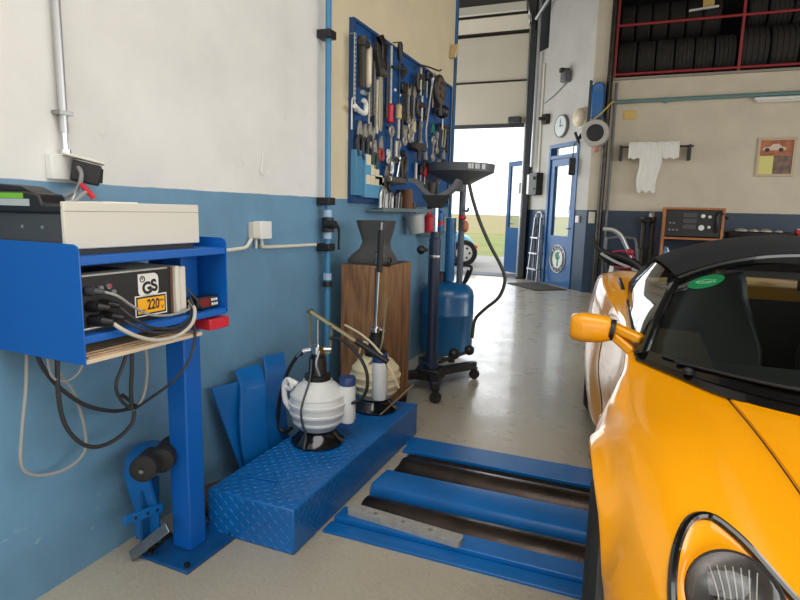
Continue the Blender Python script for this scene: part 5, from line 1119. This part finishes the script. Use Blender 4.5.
Mk = Matrix.Translation((XW+.115, 4.36, 1.12)) @ Matrix.Rotation(math.radians(-10), 4, 'Y')
obj('pail', MB(Mk).lathe([(.06, 0), (.078, .14), (.083, .145), (.08, .15), (.072, .14), (.055, .008), (.001, .008)], n=26, cap=False), mat('pail_grey', (168, 170, 170), .5), bk); obj('wire_handle', MB(Mk).tube([(-.01, -.078, .14), (-.03, -.05, .19), (-.03, 0, .205), (-.03, .05, .19), (-.01, .078, .14)], .004, 6), STEEL, bk)
t = thing('red_bottle', 'red bottle hanging at the wall right of the grey bucket', 'bottle', (XW+.1, 4.72, 1.12)); obj('bottle_body', MB().lathe([(.045, 0), (.05, .02), (.05, .13), (.02, .16), (.018, .20)], (XW+.09, 4.72, 1.12)), RED, t); obj('bottle_cap', MB().lathe([(.022, .2), (.022, .225)], (XW+.09, 4.72, 1.12)), BLACK, t)
solo('bottle_shelf', MB().box((XW, 4.62, 1.10), (XW+.16, 5.35, 1.12)), TEAL, 'small teal wall shelf holding bottles right of the bucket', 'shelf')
t = thing('blue_spray_can', 'blue spray can with red band on the teal wall shelf', 'can', (XW+.09, 5.0, 1.12)); obj('can_body', MB().lathe([(.04, 0), (.04, .17), (.02, .19), (.02, .21)], (XW+.09, 5.0, 1.12)), BLUE, t); obj('red_band', MB().lathe([(.041, .06), (.041, .1)], (XW+.09, 5.0, 1.12), cap=False), RED, t)
solo('white_can', MB().lathe([(.04, 0), (.04, .12), (.03, .13)], (XW+.09, 5.2, 1.12)), WHITE, 'white can at the far end of the teal wall shelf', 'can')
solo('dark_jar', MB().lathe([(.05, 0), (.05, .1), (.04, .11)], (XW+.08, 4.86, 1.12)), TOOLD, 'dark jar between the red bottle and blue spray can', 'jar')
wdg = MB().bar(PX(452, 58, XW+.03), PX(456, 45, XW+.05), .08, .03); solo('wooden_wedge', wdg, TANW, 'pale wooden wedge stuck to blue corner guard above the board', 'wedge', bevel=.006)
# ------------------------------------------------------------------ yellow roadster (own axes: origin under the front axle, +y to the tail)
CARX, CARY, CARR = .735, 1.62, math.radians(1.9)
car = thing('car', 'yellow two seat roadster with black soft top in the foreground', 'car', (CARX, CARY, 0), CARR)
WB, WZ, WR = 2.36, .292, .292
def cob(name, mb, m, par=car, **k):
    mb.v = [car.matrix_basis @ p for p in mb.v]; return obj(name, mb, m, par, **k)
def curve(tab):
    X = np.array([t[0] for t in tab], float); Y = np.array([t[1] for t in tab], float)
    d = np.gradient(Y, X)
    s = np.diff(Y)/np.diff(X); d[1:-1] = np.where(s[:-1]*s[1:] <= 0, 0, 2*s[:-1]*s[1:]/(s[:-1]+s[1:]+1e-12)); d[0] = s[0]; d[-1] = s[-1]
    def f(x):
        x = min(max(x, X[0]), X[-1]); i = min(max(int(np.searchsorted(X, x))-1, 0), len(X)-2)
        h = X[i+1]-X[i]; t = (x-X[i])/h
        return float((2*t**3-3*t*t+1)*Y[i]+(t**3-2*t*t+t)*h*d[i]+(-2*t**3+3*t*t)*Y[i+1]+(t**3-t*t)*h*d[i+1])
    return f
zc = curve([(-.76, .34), (-.70, .42), (-.5, .535), (-.3, .61), (-.1, .675), (.1, .725), (.2, .75), (.3, .765), (.6, .79), (1.0, .80), (1.7, .86), (1.85, .955), (2.2, .965), (2.6, .93), (3.0, .85), (3.06, .72)])
xv = curve([(-.76, .25), (-.5, .36), (0, .42), (.4, .46), (.7, .60), (1.0, .62), (1.6, .62), (1.9, .50), (2.4, .45), (3.06, .4)])
zv = curve([(-.76, .335), (-.70, .41), (-.5, .53), (-.3, .605), (-.1, .665), (.1, .712), (.3, .745), (.6, .787), (1.0, .80), (1.6, .845), (1.9, .93), (2.4, .935), (2.8, .88), (3.0, .83), (3.06, .71)])
xf = curve([(-.76, .44), (-.66, .52), (-.5, .575), (-.3, .60), (0, .62), (.3, .635), (.6, .665), (1.0, .68), (1.6, .69), (2.0, .70), (2.4, .70), (2.8, .66), (3.06, .56)])
zf = curve([(-.76, .33), (-.70, .415), (-.6, .52), (-.5, .59), (-.4, .635), (-.25, .685), (-.1, .716), (.05, .732), (.25, .742), (.45, .76), (.7, .80), (1.0, .83), (1.4, .86), (1.7, .92), (2.0, .958), (2.2, .96), (2.45, .945), (2.7, .90), (2.95, .83), (3.06, .71)])
xm = curve([(-.76, .50), (-.70, .58), (-.6, .655), (-.45, .715), (-.3, .75), (-.1, .785), (.1, .80), (.3, .803), (.45, .785), (.6, .755), (.8, .745), (1.1, .757), (1.45, .80), (1.7, .85), (2.0, .885), (2.36, .895), (2.7, .86), (2.95, .77), (3.06, .68)])
zs_off = .055
base = curve([(-.76, .25), (-.6, .17), (-.4, .14), (.5, .15), (1.7, .15), (2.8, .2), (3.06, .35)])
cove = curve([(.3, 0), (.45, .035), (.7, .055), (1.1, .04), (1.5, .03), (1.7, .0)])   # waist of the flank behind the front wheel
def arch(y):
    b = base(y); e = 0
    for yc, R_ in ((0, .345), (WB, .345)):
        if abs(y-yc) < R_:
            z = WZ+math.sqrt(R_**2-(y-yc)**2)
            if z > b: b = z
    return b
def section(y, n=9):
    b = arch(y); zF = zf(y); xM = xm(y); cv = cove(y) if .3 < y < 1.7 else 0
    zs = zF-.06; xs = xM-.055
    zm = max(b+.03, min(.54, zF-.17)) if b < zF-.2 else b+.04
    if zm > zs-.03: zm = (zs+b)/2
    zl = b+(zm-b)*.45
    P = [(0, zc(y)), (xv(y)*.5, zc(y)*.6+zv(y)*.4+.004), (xv(y), zv(y)), ((xv(y)+xf(y))/2, zv(y)*.45+zF*.55+.004), (xf(y), zF), ((xf(y)+xs)/2+.018, zF-.018), (xs+.012, zs), (xM-cv*.3, zm), (xM-cv-.012, zl), (xM-.04-cv*.4, b)]
    P = [Vector((p[0], 0, p[1])) for p in P]
    out = []
    for i in range(len(P)-1):
        a = P[i-1] if i else Vector((-P[1].x, 0, P[1].z)); p, q = P[i], P[i+1]; d = P[i+2] if i+2 < len(P) else 2*q-p
        for k in range(n):
            t = k/n; out.append(.5*((2*p)+(q-a)*t+(2*a-5*p+4*q-d)*t*t+(3*p-a-3*q+d)*t**3))
    out.append(P[-1]); return [(v.x, y, v.z) for v in out]
NS = 9; YS = list(np.arange(-.76, 3.0601, .012))
SEC = [section(y, NS) for y in YS]
def topz(x, y):
    s = section(y, NS); x = abs(x)
    for a, b in zip(s, s[1:]):
        if a[0] <= x <= b[0]: return a[2]+(b[2]-a[2])*(x-a[0])/max(b[0]-a[0], 1e-9)
    return s[-1][2]
def cowl_y(x): return .20+.92*abs(x)**2.0
# headlamp outline on the wing: loop of (x, y)
HL = (.485, -.515)
def lamp_loop(n=56):
    out = []
    for i in range(n):
        a = 2*PI*i/n; c, s = math.cos(a), math.sin(a)
        # egg shape: blunt outer rear end, long taper towards the nose centre
        rx = .118; ry = .185
        x, y = rx*c*(1+.0*s), ry*s
        th = math.radians(-24); x, y = x*math.cos(th)-y*math.sin(th), x*math.sin(th)+y*math.cos(th)
        out.append((.502+x, -.520+y))
    P = [(.545, -.285), (.59, -.325), (.622, -.42), (.625, -.52), (.60, -.62), (.53, -.68), (.43, -.685), (.35, -.63), (.318, -.55), (.352, -.462), (.425, -.368), (.495, -.305)]
    Q = smooth_path([Vector((a, b, 0)) for a, b in P[-2:]+P+P[:3]], 5)[10:-10]
    return [(p.x, p.y) for p in Q[:-1]]
LOOP = lamp_loop()
def inside(x, y, P):
    c = False
    for (x0, y0), (x1, y1) in zip(P, P[1:]+P[:1]):
        if (y0 > y) != (y1 > y) and x < (x1-x0)*(y-y0)/(y1-y0)+x0: c = not c
    return c
bmB = MB(); rowN = len(SEC[0]); V = []; idx = {}
for sgn in (1, -1):
    for j in range(len(SEC)):
        for i in range(rowN):
            if sgn == -1 and i == 0: idx[(sgn, j, i)] = idx[(1, j, i)]; continue
            x, y, z = SEC[j][i]; idx[(sgn, j, i)] = len(V); V.append(Vector((sgn*x, y, z)))
Fc = []
for sgn in (1, -1):
    for j in range(len(SEC)-1):
        for i in range(rowN-1):
            x = (SEC[j][i][0]+SEC[j+1][i+1][0])/2; y = (SEC[j][i][1]+SEC[j+1][i][1])/2
            if i < 2*NS+3 and cowl_y(x)-.01 < y < 1.72: continue
            if i < 6*NS and inside(x, y, LOOP): continue
            q = [idx[(sgn, j, i)], idx[(sgn, j+1, i)], idx[(sgn, j+1, i+1)], idx[(sgn, j, i+1)]]
            if sgn == 1: q = q[::-1]
            Fc.append(q)
for j, fl_ in ((0, 1), (len(SEC)-1, 0)):
    ring_ = [idx[(1, j, i)] for i in range(rowN-1, -1, -1)]+[idx[(-1, j, i)] for i in range(1, rowN)]
    Fc.append(ring_)
bmB.add(V, Fc); bmB.mi = [0]*len(Fc)
body = cob('body', bmB, PAINT, ang=60)
# nose and tail lower skirts, floor pan, wheel housings
cob('under_tray', MB().box((-.56, -.6, .14), (.56, 2.9, .17)), BLACK)
for s in (-1, 1):
    for yc in (0, WB):
        wh_ = MB(); rows = []
        for k in range(19):
            a = PI*k/18; rows.append([Vector((s*(.50), yc+.355*math.cos(a), WZ+.345*math.sin(a))), Vector((s*(.76 if yc == 0 else .84), yc+.35*math.cos(a), WZ+.34*math.sin(a)))])
        wh_.slab(rows, .004); cob('wheel_housing', wh_, BLACK)
# bonnet panel
rows = []
for j in range(22):
    y = .36-.60*j/21; row = []
    xl = .415-.20*(.36-y)
    for i in range(25):
        x = -xl+2*xl*i/24; yy = y-.13*(1-(x/xl)**2)*(j < 1)*0+ (cowl_y(x)-cowl_y(xl))*.85*max(0, 1-j/8)
        row.append(Vector((x, yy, topz(x, yy)+.0105-.004*max(0, abs(2*i/24-1)-.92)/.08)))
    rows.append(row)
cob('bonnet_panel', MB().slab([list(reversed(r)) for r in rows], .010), PAINT, ang=60)
for s in (-1, 1): sm_ = MB().tube([Vector((s*(abs(r[-1].x)+.004), r[-1].y, topz(r[-1].x, r[-1].y)+.0005)) for r in rows], .002, 6, 0); cob('bonnet_seam', sm_, BLACK)
# side seams: door and clam shut lines
def flank(y, z):
    s = section(y, NS)
    for a, b in zip(s[5*NS:], s[5*NS+1:]):
        if a[2] >= z >= b[2]: return a[0]+(b[0]-a[0])*(a[2]-z)/max(a[2]-b[2], 1e-9)
    return s[-1][0]
ds_ = MB()
for s in (-1, 1):
    for y, z0, z1 in ((.62, .72, .20), (1.50, .76, .24)): ds_.tube([Vector((s*(flank(y, z)+.0005), y, z)) for z in np.linspace(z0, z1, 14)], .0028, 6, 0)
cob('door_seam', ds_, BLACK)
# headlamps
for s in (-1, 1):
    L3 = [Vector((s*x, y, topz(x, y))) for x, y in LOOP]
    hl = cob('headlight', MB().tube([p+Vector((0, 0, .001)) for p in L3], .0095, 8, 0, True), BLACKG)
    ctr = Vector((s*.510, -.425, .575)); ax = Vector((-s*.06, -.72, .69)).normalized(); u, v, w = basis(ax); R_ = .087
    # lamp rim points ordered to match the loop
    ang0 = [math.atan2((p-ctr).dot(v), (p-ctr).dot(u)) for p in L3]
    rim = [ctr+u*(R_*1.04*math.cos(a))+v*(R_*1.04*math.sin(a)) for a in ang0]
    rws = []
    for k in range(7):
        t = k/6; e = t*t*(3-2*t)
        row = [a.lerp(b, t)-Vector((0, 0, 1))*(.018*math.sin(PI*t)) for a, b in zip(L3, rim)]; rws.append(row+[row[0]])
    rws.append([p-ax*.03 for p in rim+[rim[0]]])
    cob('lamp_bowl', MB().grid(rws), PAINT, hl, ang=60)
    cob('lamp_ring', MB().ring(ctr+ax*.002, ax, R_, .0025, 40, 8), BLACK, hl)
    cob('reflector', MB().lathe([(.012, -.062), (.05, -.05), (.075, -.025), (.085, .0)], ctr, ax, 40, cap=False), mat('reflector_metal', (205, 198, 194), .25, 1), hl)
    cob('bulb', MB().lathe([(.02, -.05), (.02, -.015), (.001, -.008)], ctr, ax, 20), GREYD, hl)
    fl_ = MB()
    for k in range(-3, 4):
        x_ = k*.011; h_ = math.sqrt(max(.08**2-x_**2, 0))
        fl_.tube([ctr+u*x_+v*(-h_*.55)+ax*.006, ctr+u*x_+ax*.013, ctr+u*(x_*1.3)+v*(h_*.72)+ax*.006], .0012, 5, 3)
    cob('lens_flute', fl_, mat('flute_glass', (205, 198, 190), .2, .2), hl)
    cob('lens', MB().lathe([(.084, .0), (.07, .012), (.045, .02), (.02, .024), (.001, .025)], ctr, ax, 40, cap=False), LENS, hl)
# windscreen
def cowl(t):     # t -1..1
    x = .645*t; return Vector((x, cowl_y(x)+.012, .788+.004*(1-t*t)+.016*abs(t)**3))
def header(t):
    x = .497*t; return Vector((x, 1.02+.14*t*t, 1.158-.128*abs(t)**2.5))
def screen(t, v_):
    a, b = cowl(t), header(t); p = a.lerp(b, v_); p.z += .055*4*v_*(1-v_)*.5; p.y -= .03*4*v_*(1-v_)*.5; return p
rows = [[screen(-1+2*i/28, j/14) for i in range(29)] for j in range(15)]
ws = cob('windscreen', MB().grid(rows), CGLASS, ang=60)
cob('windscreen_band', MB().slab([[screen(-1+2*i/28, v_)+Vector((0, -.002, .002)) for i in range(29)] for v_ in (-.02, .02, .05)], .003), BLACKG, ws, ang=60)
fm = MB()
for s in (-1, 1): fm.tube([screen(s, k/10)+Vector((s*.006, 0, 0)) for k in range(11)], .017, 8, 2)
fm.tube([header(-1+2*i/20)+Vector((0, 0, .004)) for i in range(21)], .015, 8, 0)
cob('windscreen_frame', fm, BLACKG)
tS, vS = -.79, .80
c0 = screen(tS, vS); du = (screen(tS+.02, vS)-c0).normalized(); dv_ = (screen(tS, vS+.02)-c0).normalized(); Ms = frameM(c0+du.cross(dv_)*.0025, du, dv_) @ Matrix.Rotation(-.32, 4, 'Z'); Mw = car.matrix_basis @ Ms
P_ = [(.070*math.cos(2*PI*i/40), .062*math.sin(2*PI*i/40)) for i in range(40)]
sk = obj('oval_sticker', MB(Mw).prism(P_, (0, 0, 0), (1, 0, 0), (0, 1, 0), (0, 0, .0008)), mat('sticker_green', (0, 128, 70), .4), car); sk['label'] = 'green oval sticker on the windscreen'
gl = MB(Mw)
for i, w_ in enumerate((.012, .007, .01, .006, .011, .008, .012)): gl.box((-.045+.013*i, -.008, .0009), (-.045+.013*i+w_*.8, .004, .0012))
gl.tube([(-.04, .010, .001), (-.02, .013, .001), (-.012, .021, .001), (.0, .016, .001), (.014, .013, .001), (.04, .011, .001)], .0016, 5, 3)
gl.box((-.03, -.017, .0009), (.034, -.013, .0012))
obj('sticker_emblem', gl, mat('sticker_pale', (140, 200, 160), .5), sk)
# scuttle and wipers
rows = []
for v_ in range(5):
    row = []
    for i in range(33):
        t = -1+2*i/32; x = .67*t; y = cowl_y(x)-.026+.055*v_/4; row.append(Vector((x, y, (topz(x, cowl_y(x)-.026)+.004)*(1-v_/4)+(cowl(max(-1, min(1, t))).z+.002)*v_/4)))
    rows.append(row)
cob('scuttle_panel', MB().slab([list(reversed(r)) for r in rows], .006), BLACKG, ang=60)
wp = cob('wiper', MB().tube([screen(-.86, .02)+Vector((0, -.012, .010)), screen(-.35, .035)+Vector((0, -.01, .014)), screen(.25, .045)+Vector((0, -.012, .018)), screen(.75, .06)+Vector((0, -.008, .015))], .0065, 8), BLACK)
cob('wiper_blade', MB().tube([screen(-.92+1.5*k/10, .035+.02*k/10)+Vector((0, -.005, .007)) for k in range(11)], .005, 6, 2), RUBBER, wp)
cob('wiper_pivot', MB().lathe([(.018, 0), (.018, .012), (.01, .02)], screen(-.80, .0)+Vector((0, -.012, -.004))), BLACK, wp)
# soft top
def roof(t, k):
    """k: 0 header .. 1 rear deck"""
    s = abs(t)
    cz = curve([(0, 1.168), (.2, 1.205), (.4, 1.220), (.6, 1.21), (.8, 1.13), (1, .985)])(k)
    ez = curve([(0, 1.042), (.2, 1.084), (.4, 1.094), (.6, 1.062), (.8, 1.01), (1, .955)])(k)
    y0 = curve([(0, 1.015), (.2, 1.20), (.4, 1.40), (.6, 1.60), (.8, 1.82), (1, 2.02)])(k)
    y1 = curve([(0, 1.155), (.2, 1.28), (.4, 1.45), (.6, 1.62), (.8, 1.82), (1, 1.99)])(k)
    hw = curve([(0, .505), (.2, .548), (.4, .572), (.6, .590), (.8, .61), (1, .615)])(k)
    drop = max(0, s-.86)/.14
    return Vector((hw*t, y0+(y1-y0)*s*s, cz+(ez-cz)*s**2.4-.0*drop**1.5))
rows = [[roof(-1+2*i/40, k/20) for i in range(41)] for k in range(15)]
cob('soft_top', MB().slab([list(reversed(r)) for r in rows], .012), SOFT, ang=60)
sm2 = MB()
for t in (-.62, .62): sm2.tube([roof(t, k/20)+Vector((0, 0, .001)) for k in range(15)], .004, 6, 1)
sm2.tube([roof(-1+2*i/20, .02)+Vector((0, 0, .001)) for i in range(21)], .006, 6, 1)
cob('top_seam', sm2, SOFT)
for s in (-1, 1): cob('top_sail', MB().slab([[roof(s*t, k/20) for k in range(14, 21)] for t in (.66, .75, .85, .95, 1)], .01), SOFT, ang=60)
cob('rear_window', MB().grid([[roof(-.66+1.32*i/12, k/20) for i in range(13)] for k in range(14, 21)]), CGLASS, ang=60)
# side windows and quarter
for s in (-1, 1):
    bl_ = [Vector((s*(.670+.016*k/8), .62+.97*k/8, .806+.072*k/8)) for k in range(9)]
    tp_ = []
    for k in range(9):
        y = .62+.97*k/8
        if y < 1.155:
            q = (y-.62)/(1.155-.62); p = screen(s, max(0, min(1, q))); tp_.append(Vector((p.x+s*.012, y, max(p.z-.01, .815))))
        else: p = roof(s*1.0, .6*(y-1.155)/(1.6-1.155)); tp_.append(Vector((p.x+s*.004, y, p.z-.012)))
    cob('side_window', MB().grid([[a.lerp(b, v_/6)+Vector((s*.018*math.sin(PI*v_/6), 0, 0)) for a, b in zip(bl_, tp_)] for v_ in range(7)]), SGLASS, ang=60)
    cob('window_seal', MB().tube([p+Vector((0, 0, .002)) for p in bl_], .007, 8, 1), BLACK)
    cob('rear_quarter', MB().slab([[Vector((s*.684, 1.59, .875)), Vector((s*.67, 1.8, .93)), Vector((s*.63, 1.98, .95))], [roof(s, .58)+Vector((s*.004, 0, -.012)), roof(s, .78)+Vector((s*.004, 0, 0)), roof(s, .97)+Vector((s*.004, 0, 0))]], .01), SOFT, ang=60)
    cob('air_intake', MB().bar((s*.705, 1.66, .905), (s*.725, 1.86, .945), .02, .03), BLACK, bevel=.008)
    # mirror
    mr = Vector((s*.836, .745, .862))
    m0 = MB(); rows = []
    for k, (xx, ry_, rz_) in enumerate(((.080, .015, .018), (.077, .038, .040), (.066, .050, .052), (.03, .057, .058), (-.02, .057, .056), (-.055, .052, .050), (-.072, .046, .044))):
        rows.append([mr+Vector((s*xx, ry_*.8*math.copysign(abs(math.cos(a))**.7, math.cos(a)), rz_*math.copysign(abs(math.sin(a))**.7, math.sin(a))-.006*k*.0)) for a in [2*PI*i/24 for i in range(25)]])
    m0.grid(rows); m0.f.append([24+25*6-i for i in range(24)]); m0.mi.append(0); m0.f.append(list(range(24))); m0.mi.append(0)
    mi_ = cob('mirror', m0, PAINT, ang=50)
    cob('mirror_band', MB().cyl(mr+Vector((-s*.070, 0, 0)), mr+Vector((-s*.088, 0, -.003)), .043, .042, n=20), BLACK, mi_)
    cob('mirror_arm', MB().bar(mr+Vector((-s*.082, 0, .012)), (s*.650, .70, .842), .05, .034).bar(mr+Vector((-s*.085, 0, -.016)), (s*.672, .70, .79), .05, .036), PAINT, mi_, bevel=.009)
    cob('mirror_mount', MB().bar((s*.662, .64, .80), (s*.662, .78, .82), .026, .045), BLACK, mi_, bevel=.006)
    cob('mirror_glass', MB().box(mr+Vector((-.075, .046, -.035)), mr+Vector((.075, .049, .035))), CHROME, mi_)
    # side repeater
    ry2 = .44; cob('side_indicator', MB().ball((s*(flank(ry2, .60)+.002), ry2, .60), (.008, .026, .014)), ORANGE)
# cabin
cob('cabin_tub', MB().box((-.60, .42, .17), (.60, 1.72, .19)).box((-.62, .42, .19), (-.595, 1.72, .76)).box((.595, .42, .19), (.62, 1.72, .76)).box((-.6, .40, .19), (.6, .42, .72)).box((-.6, 1.70, .19), (.6, 1.73, .90)), mat('cabin_dark', (30, 31, 33), .7))
cob('dashboard', MB().prism([(.46, .70), (.52, .772), (.70, .785), (.80, .755), (.82, .68), (.72, .60), (.46, .60)], (-.6, 0, 0), (0, 1, 0), (0, 0, 1), (1.2, 0, 0)), mat('dash_grey', (44, 46, 48), .6), bevel=.02)
cob('roll_bar', MB().tube([(-.48, 1.66, .5), (-.48, 1.66, .95), (-.40, 1.67, 1.05), (0, 1.67, 1.07), (.40, 1.67, 1.05), (.48, 1.66, .95), (.48, 1.66, .5)], .022, 8), BLACK)
for sx_ in (-.30, .30):
    se = cob('seat', MB().slab([[Vector((sx_+.21*a, .98+.42*b, .30-.03*b+.03*a*a)) for a in (1, .5, 0, -.5, -1)] for b in (0, .33, .66, 1)], .08), SEATM, ang=60)
    rows = []
    for z, w_, y in ((.30, .21, 1.38), (.5, .215, 1.44), (.7, .21, 1.50), (.84, .16, 1.545), (.93, .125, 1.57), (1.0, .115, 1.585), (1.03, .09, 1.59)):
        rows.append([Vector((sx_+w_*a, y-.05*abs(a)**2, z)) for a in (-1, -.6, 0, .6, 1)])
    cob('seat_back', MB().slab(rows, .07), SEATM, se, ang=60, bevel=.01)
cob('steering_wheel', MB().ring((.30, .86, .74), (0, -.92, .4), .165, .014, 36, 8).cyl((.30, .86, .74), (.30, .80, .71), .045).bar((.14, .86, .74), (.46, .86, .74), .02, .03).bar((.30, .86, .74), (.30, .92, .60), .03, .015), BLACK)
rvm = cob('rear_view_mirror', MB().box((-.10, .98, 1.03), (.10, 1.0, 1.08)), BLACK, bevel=.012)
cob('mirror_stem', MB().cyl((0, .99, 1.07), (0, 1.06, 1.12), .008), BLACK, rvm)
# wheels
def wheel(c, w, s, first=[None]):
    o = cob('wheel', MB().lathe([(.19, -w/2), (.25, -w/2), (.278, -w*.42), (.29, -w*.30), (.292, -w*.1), (.292, w*.1), (.29, w*.30), (.278, w*.42), (.25, w/2), (.19, w/2)], c, (1, 0, 0), 48, cap=False), CARTYRE)
    rm = MB().lathe([(.17, -w*.38), (.192, -w*.46), (.196, -w*.40), (.18, 0), (.196, w*.4), (.192, w*.46), (.17, w*.38)], c, (1, 0, 0), 40, cap=False)
    f_ = s*w*.36
    for k in range(6):
        a = k*PI/3; d = Vector((0, math.cos(a), math.sin(a))); rm.bar(Vector(c)+Vector((f_, 0, 0))+d*.03, Vector(c)+Vector((f_*.95, 0, 0))+d*.18, .035, .02, (1, 0, 0))
    rm.cyl(Vector(c)+Vector((f_-.02*s, 0, 0)), Vector(c)+Vector((f_+.01*s, 0, 0)), .045)
    cob('rim', rm, mat('alloy', (150, 152, 155), .35, .8), o, ang=30)
    cob('brake_disc', MB().cyl(Vector(c)+Vector((-.01, 0, 0)), Vector(c)+Vector((.01, 0, 0)), .135, n=30), STEELD, o)
for s in (-1, 1):
    wheel((s*.697, 0, WZ), .185, s); wheel((s*.765, WB, WZ), .225, s)

# ------------------------------------------------------------------ light
w = bpy.data.worlds.new('sky'); bpy.context.scene.world = w; w.use_nodes = True
bg = w.node_tree.nodes['Background']; bg.inputs[0].default_value = (.93, .96, 1.0, 1); bg.inputs[1].default_value = 2.2
def area(name, loc, size, sy, rot, power, col):
    l = bpy.data.lights.new(name, 'AREA'); l.shape = 'RECTANGLE'; l.size = size; l.size_y = sy; l.energy = power; l.color = col
    o = bpy.data.objects.new(name, l); C.objects.link(o); o.location = loc; o.rotation_euler = rot; return o
# daylight of the right hand windows, of the gate behind the camera and of the far gate
area('window_daylight', (5.1, 2.8, 2.0), 10.4, 2.1, (0, math.radians(90), 0), 190, (1, .98, .95)).rotation_euler = (math.radians(90), 0, math.radians(90))
area('gate_daylight_back', (.7, -3.4, 1.3), 4.4, 2.3, (math.radians(90), 0, 0), 14, (1, .98, .95))
area('added_bay_fill', (-5.95, 8.6, 2.3), 4.8, 2.5, (math.radians(90), 0, math.radians(-90)), 110, (.97, .99, 1))  # added fill at the invented bay window, brightens gate panels and slanting wall
area('gate_daylight_far', (-3.7, 11.6, 1.5), 3.2, 2.8, (math.radians(-90), 0, 0), 60, (.95, .98, 1))
area('added_overhead_fill', (.6, -1.2, 5.9), 6.0, 4, (0, 0, 0), 330, (1, .98, .95))  # added overhead fill behind the car; the ceiling has no opening here
sc_ = bpy.context.scene
sc_.view_settings.view_transform = 'Standard'; sc_.view_settings.look = 'None'; sc_.view_settings.exposure = -.1; sc_.view_settings.gamma = 1
sc_.view_settings.use_curve_mapping = False
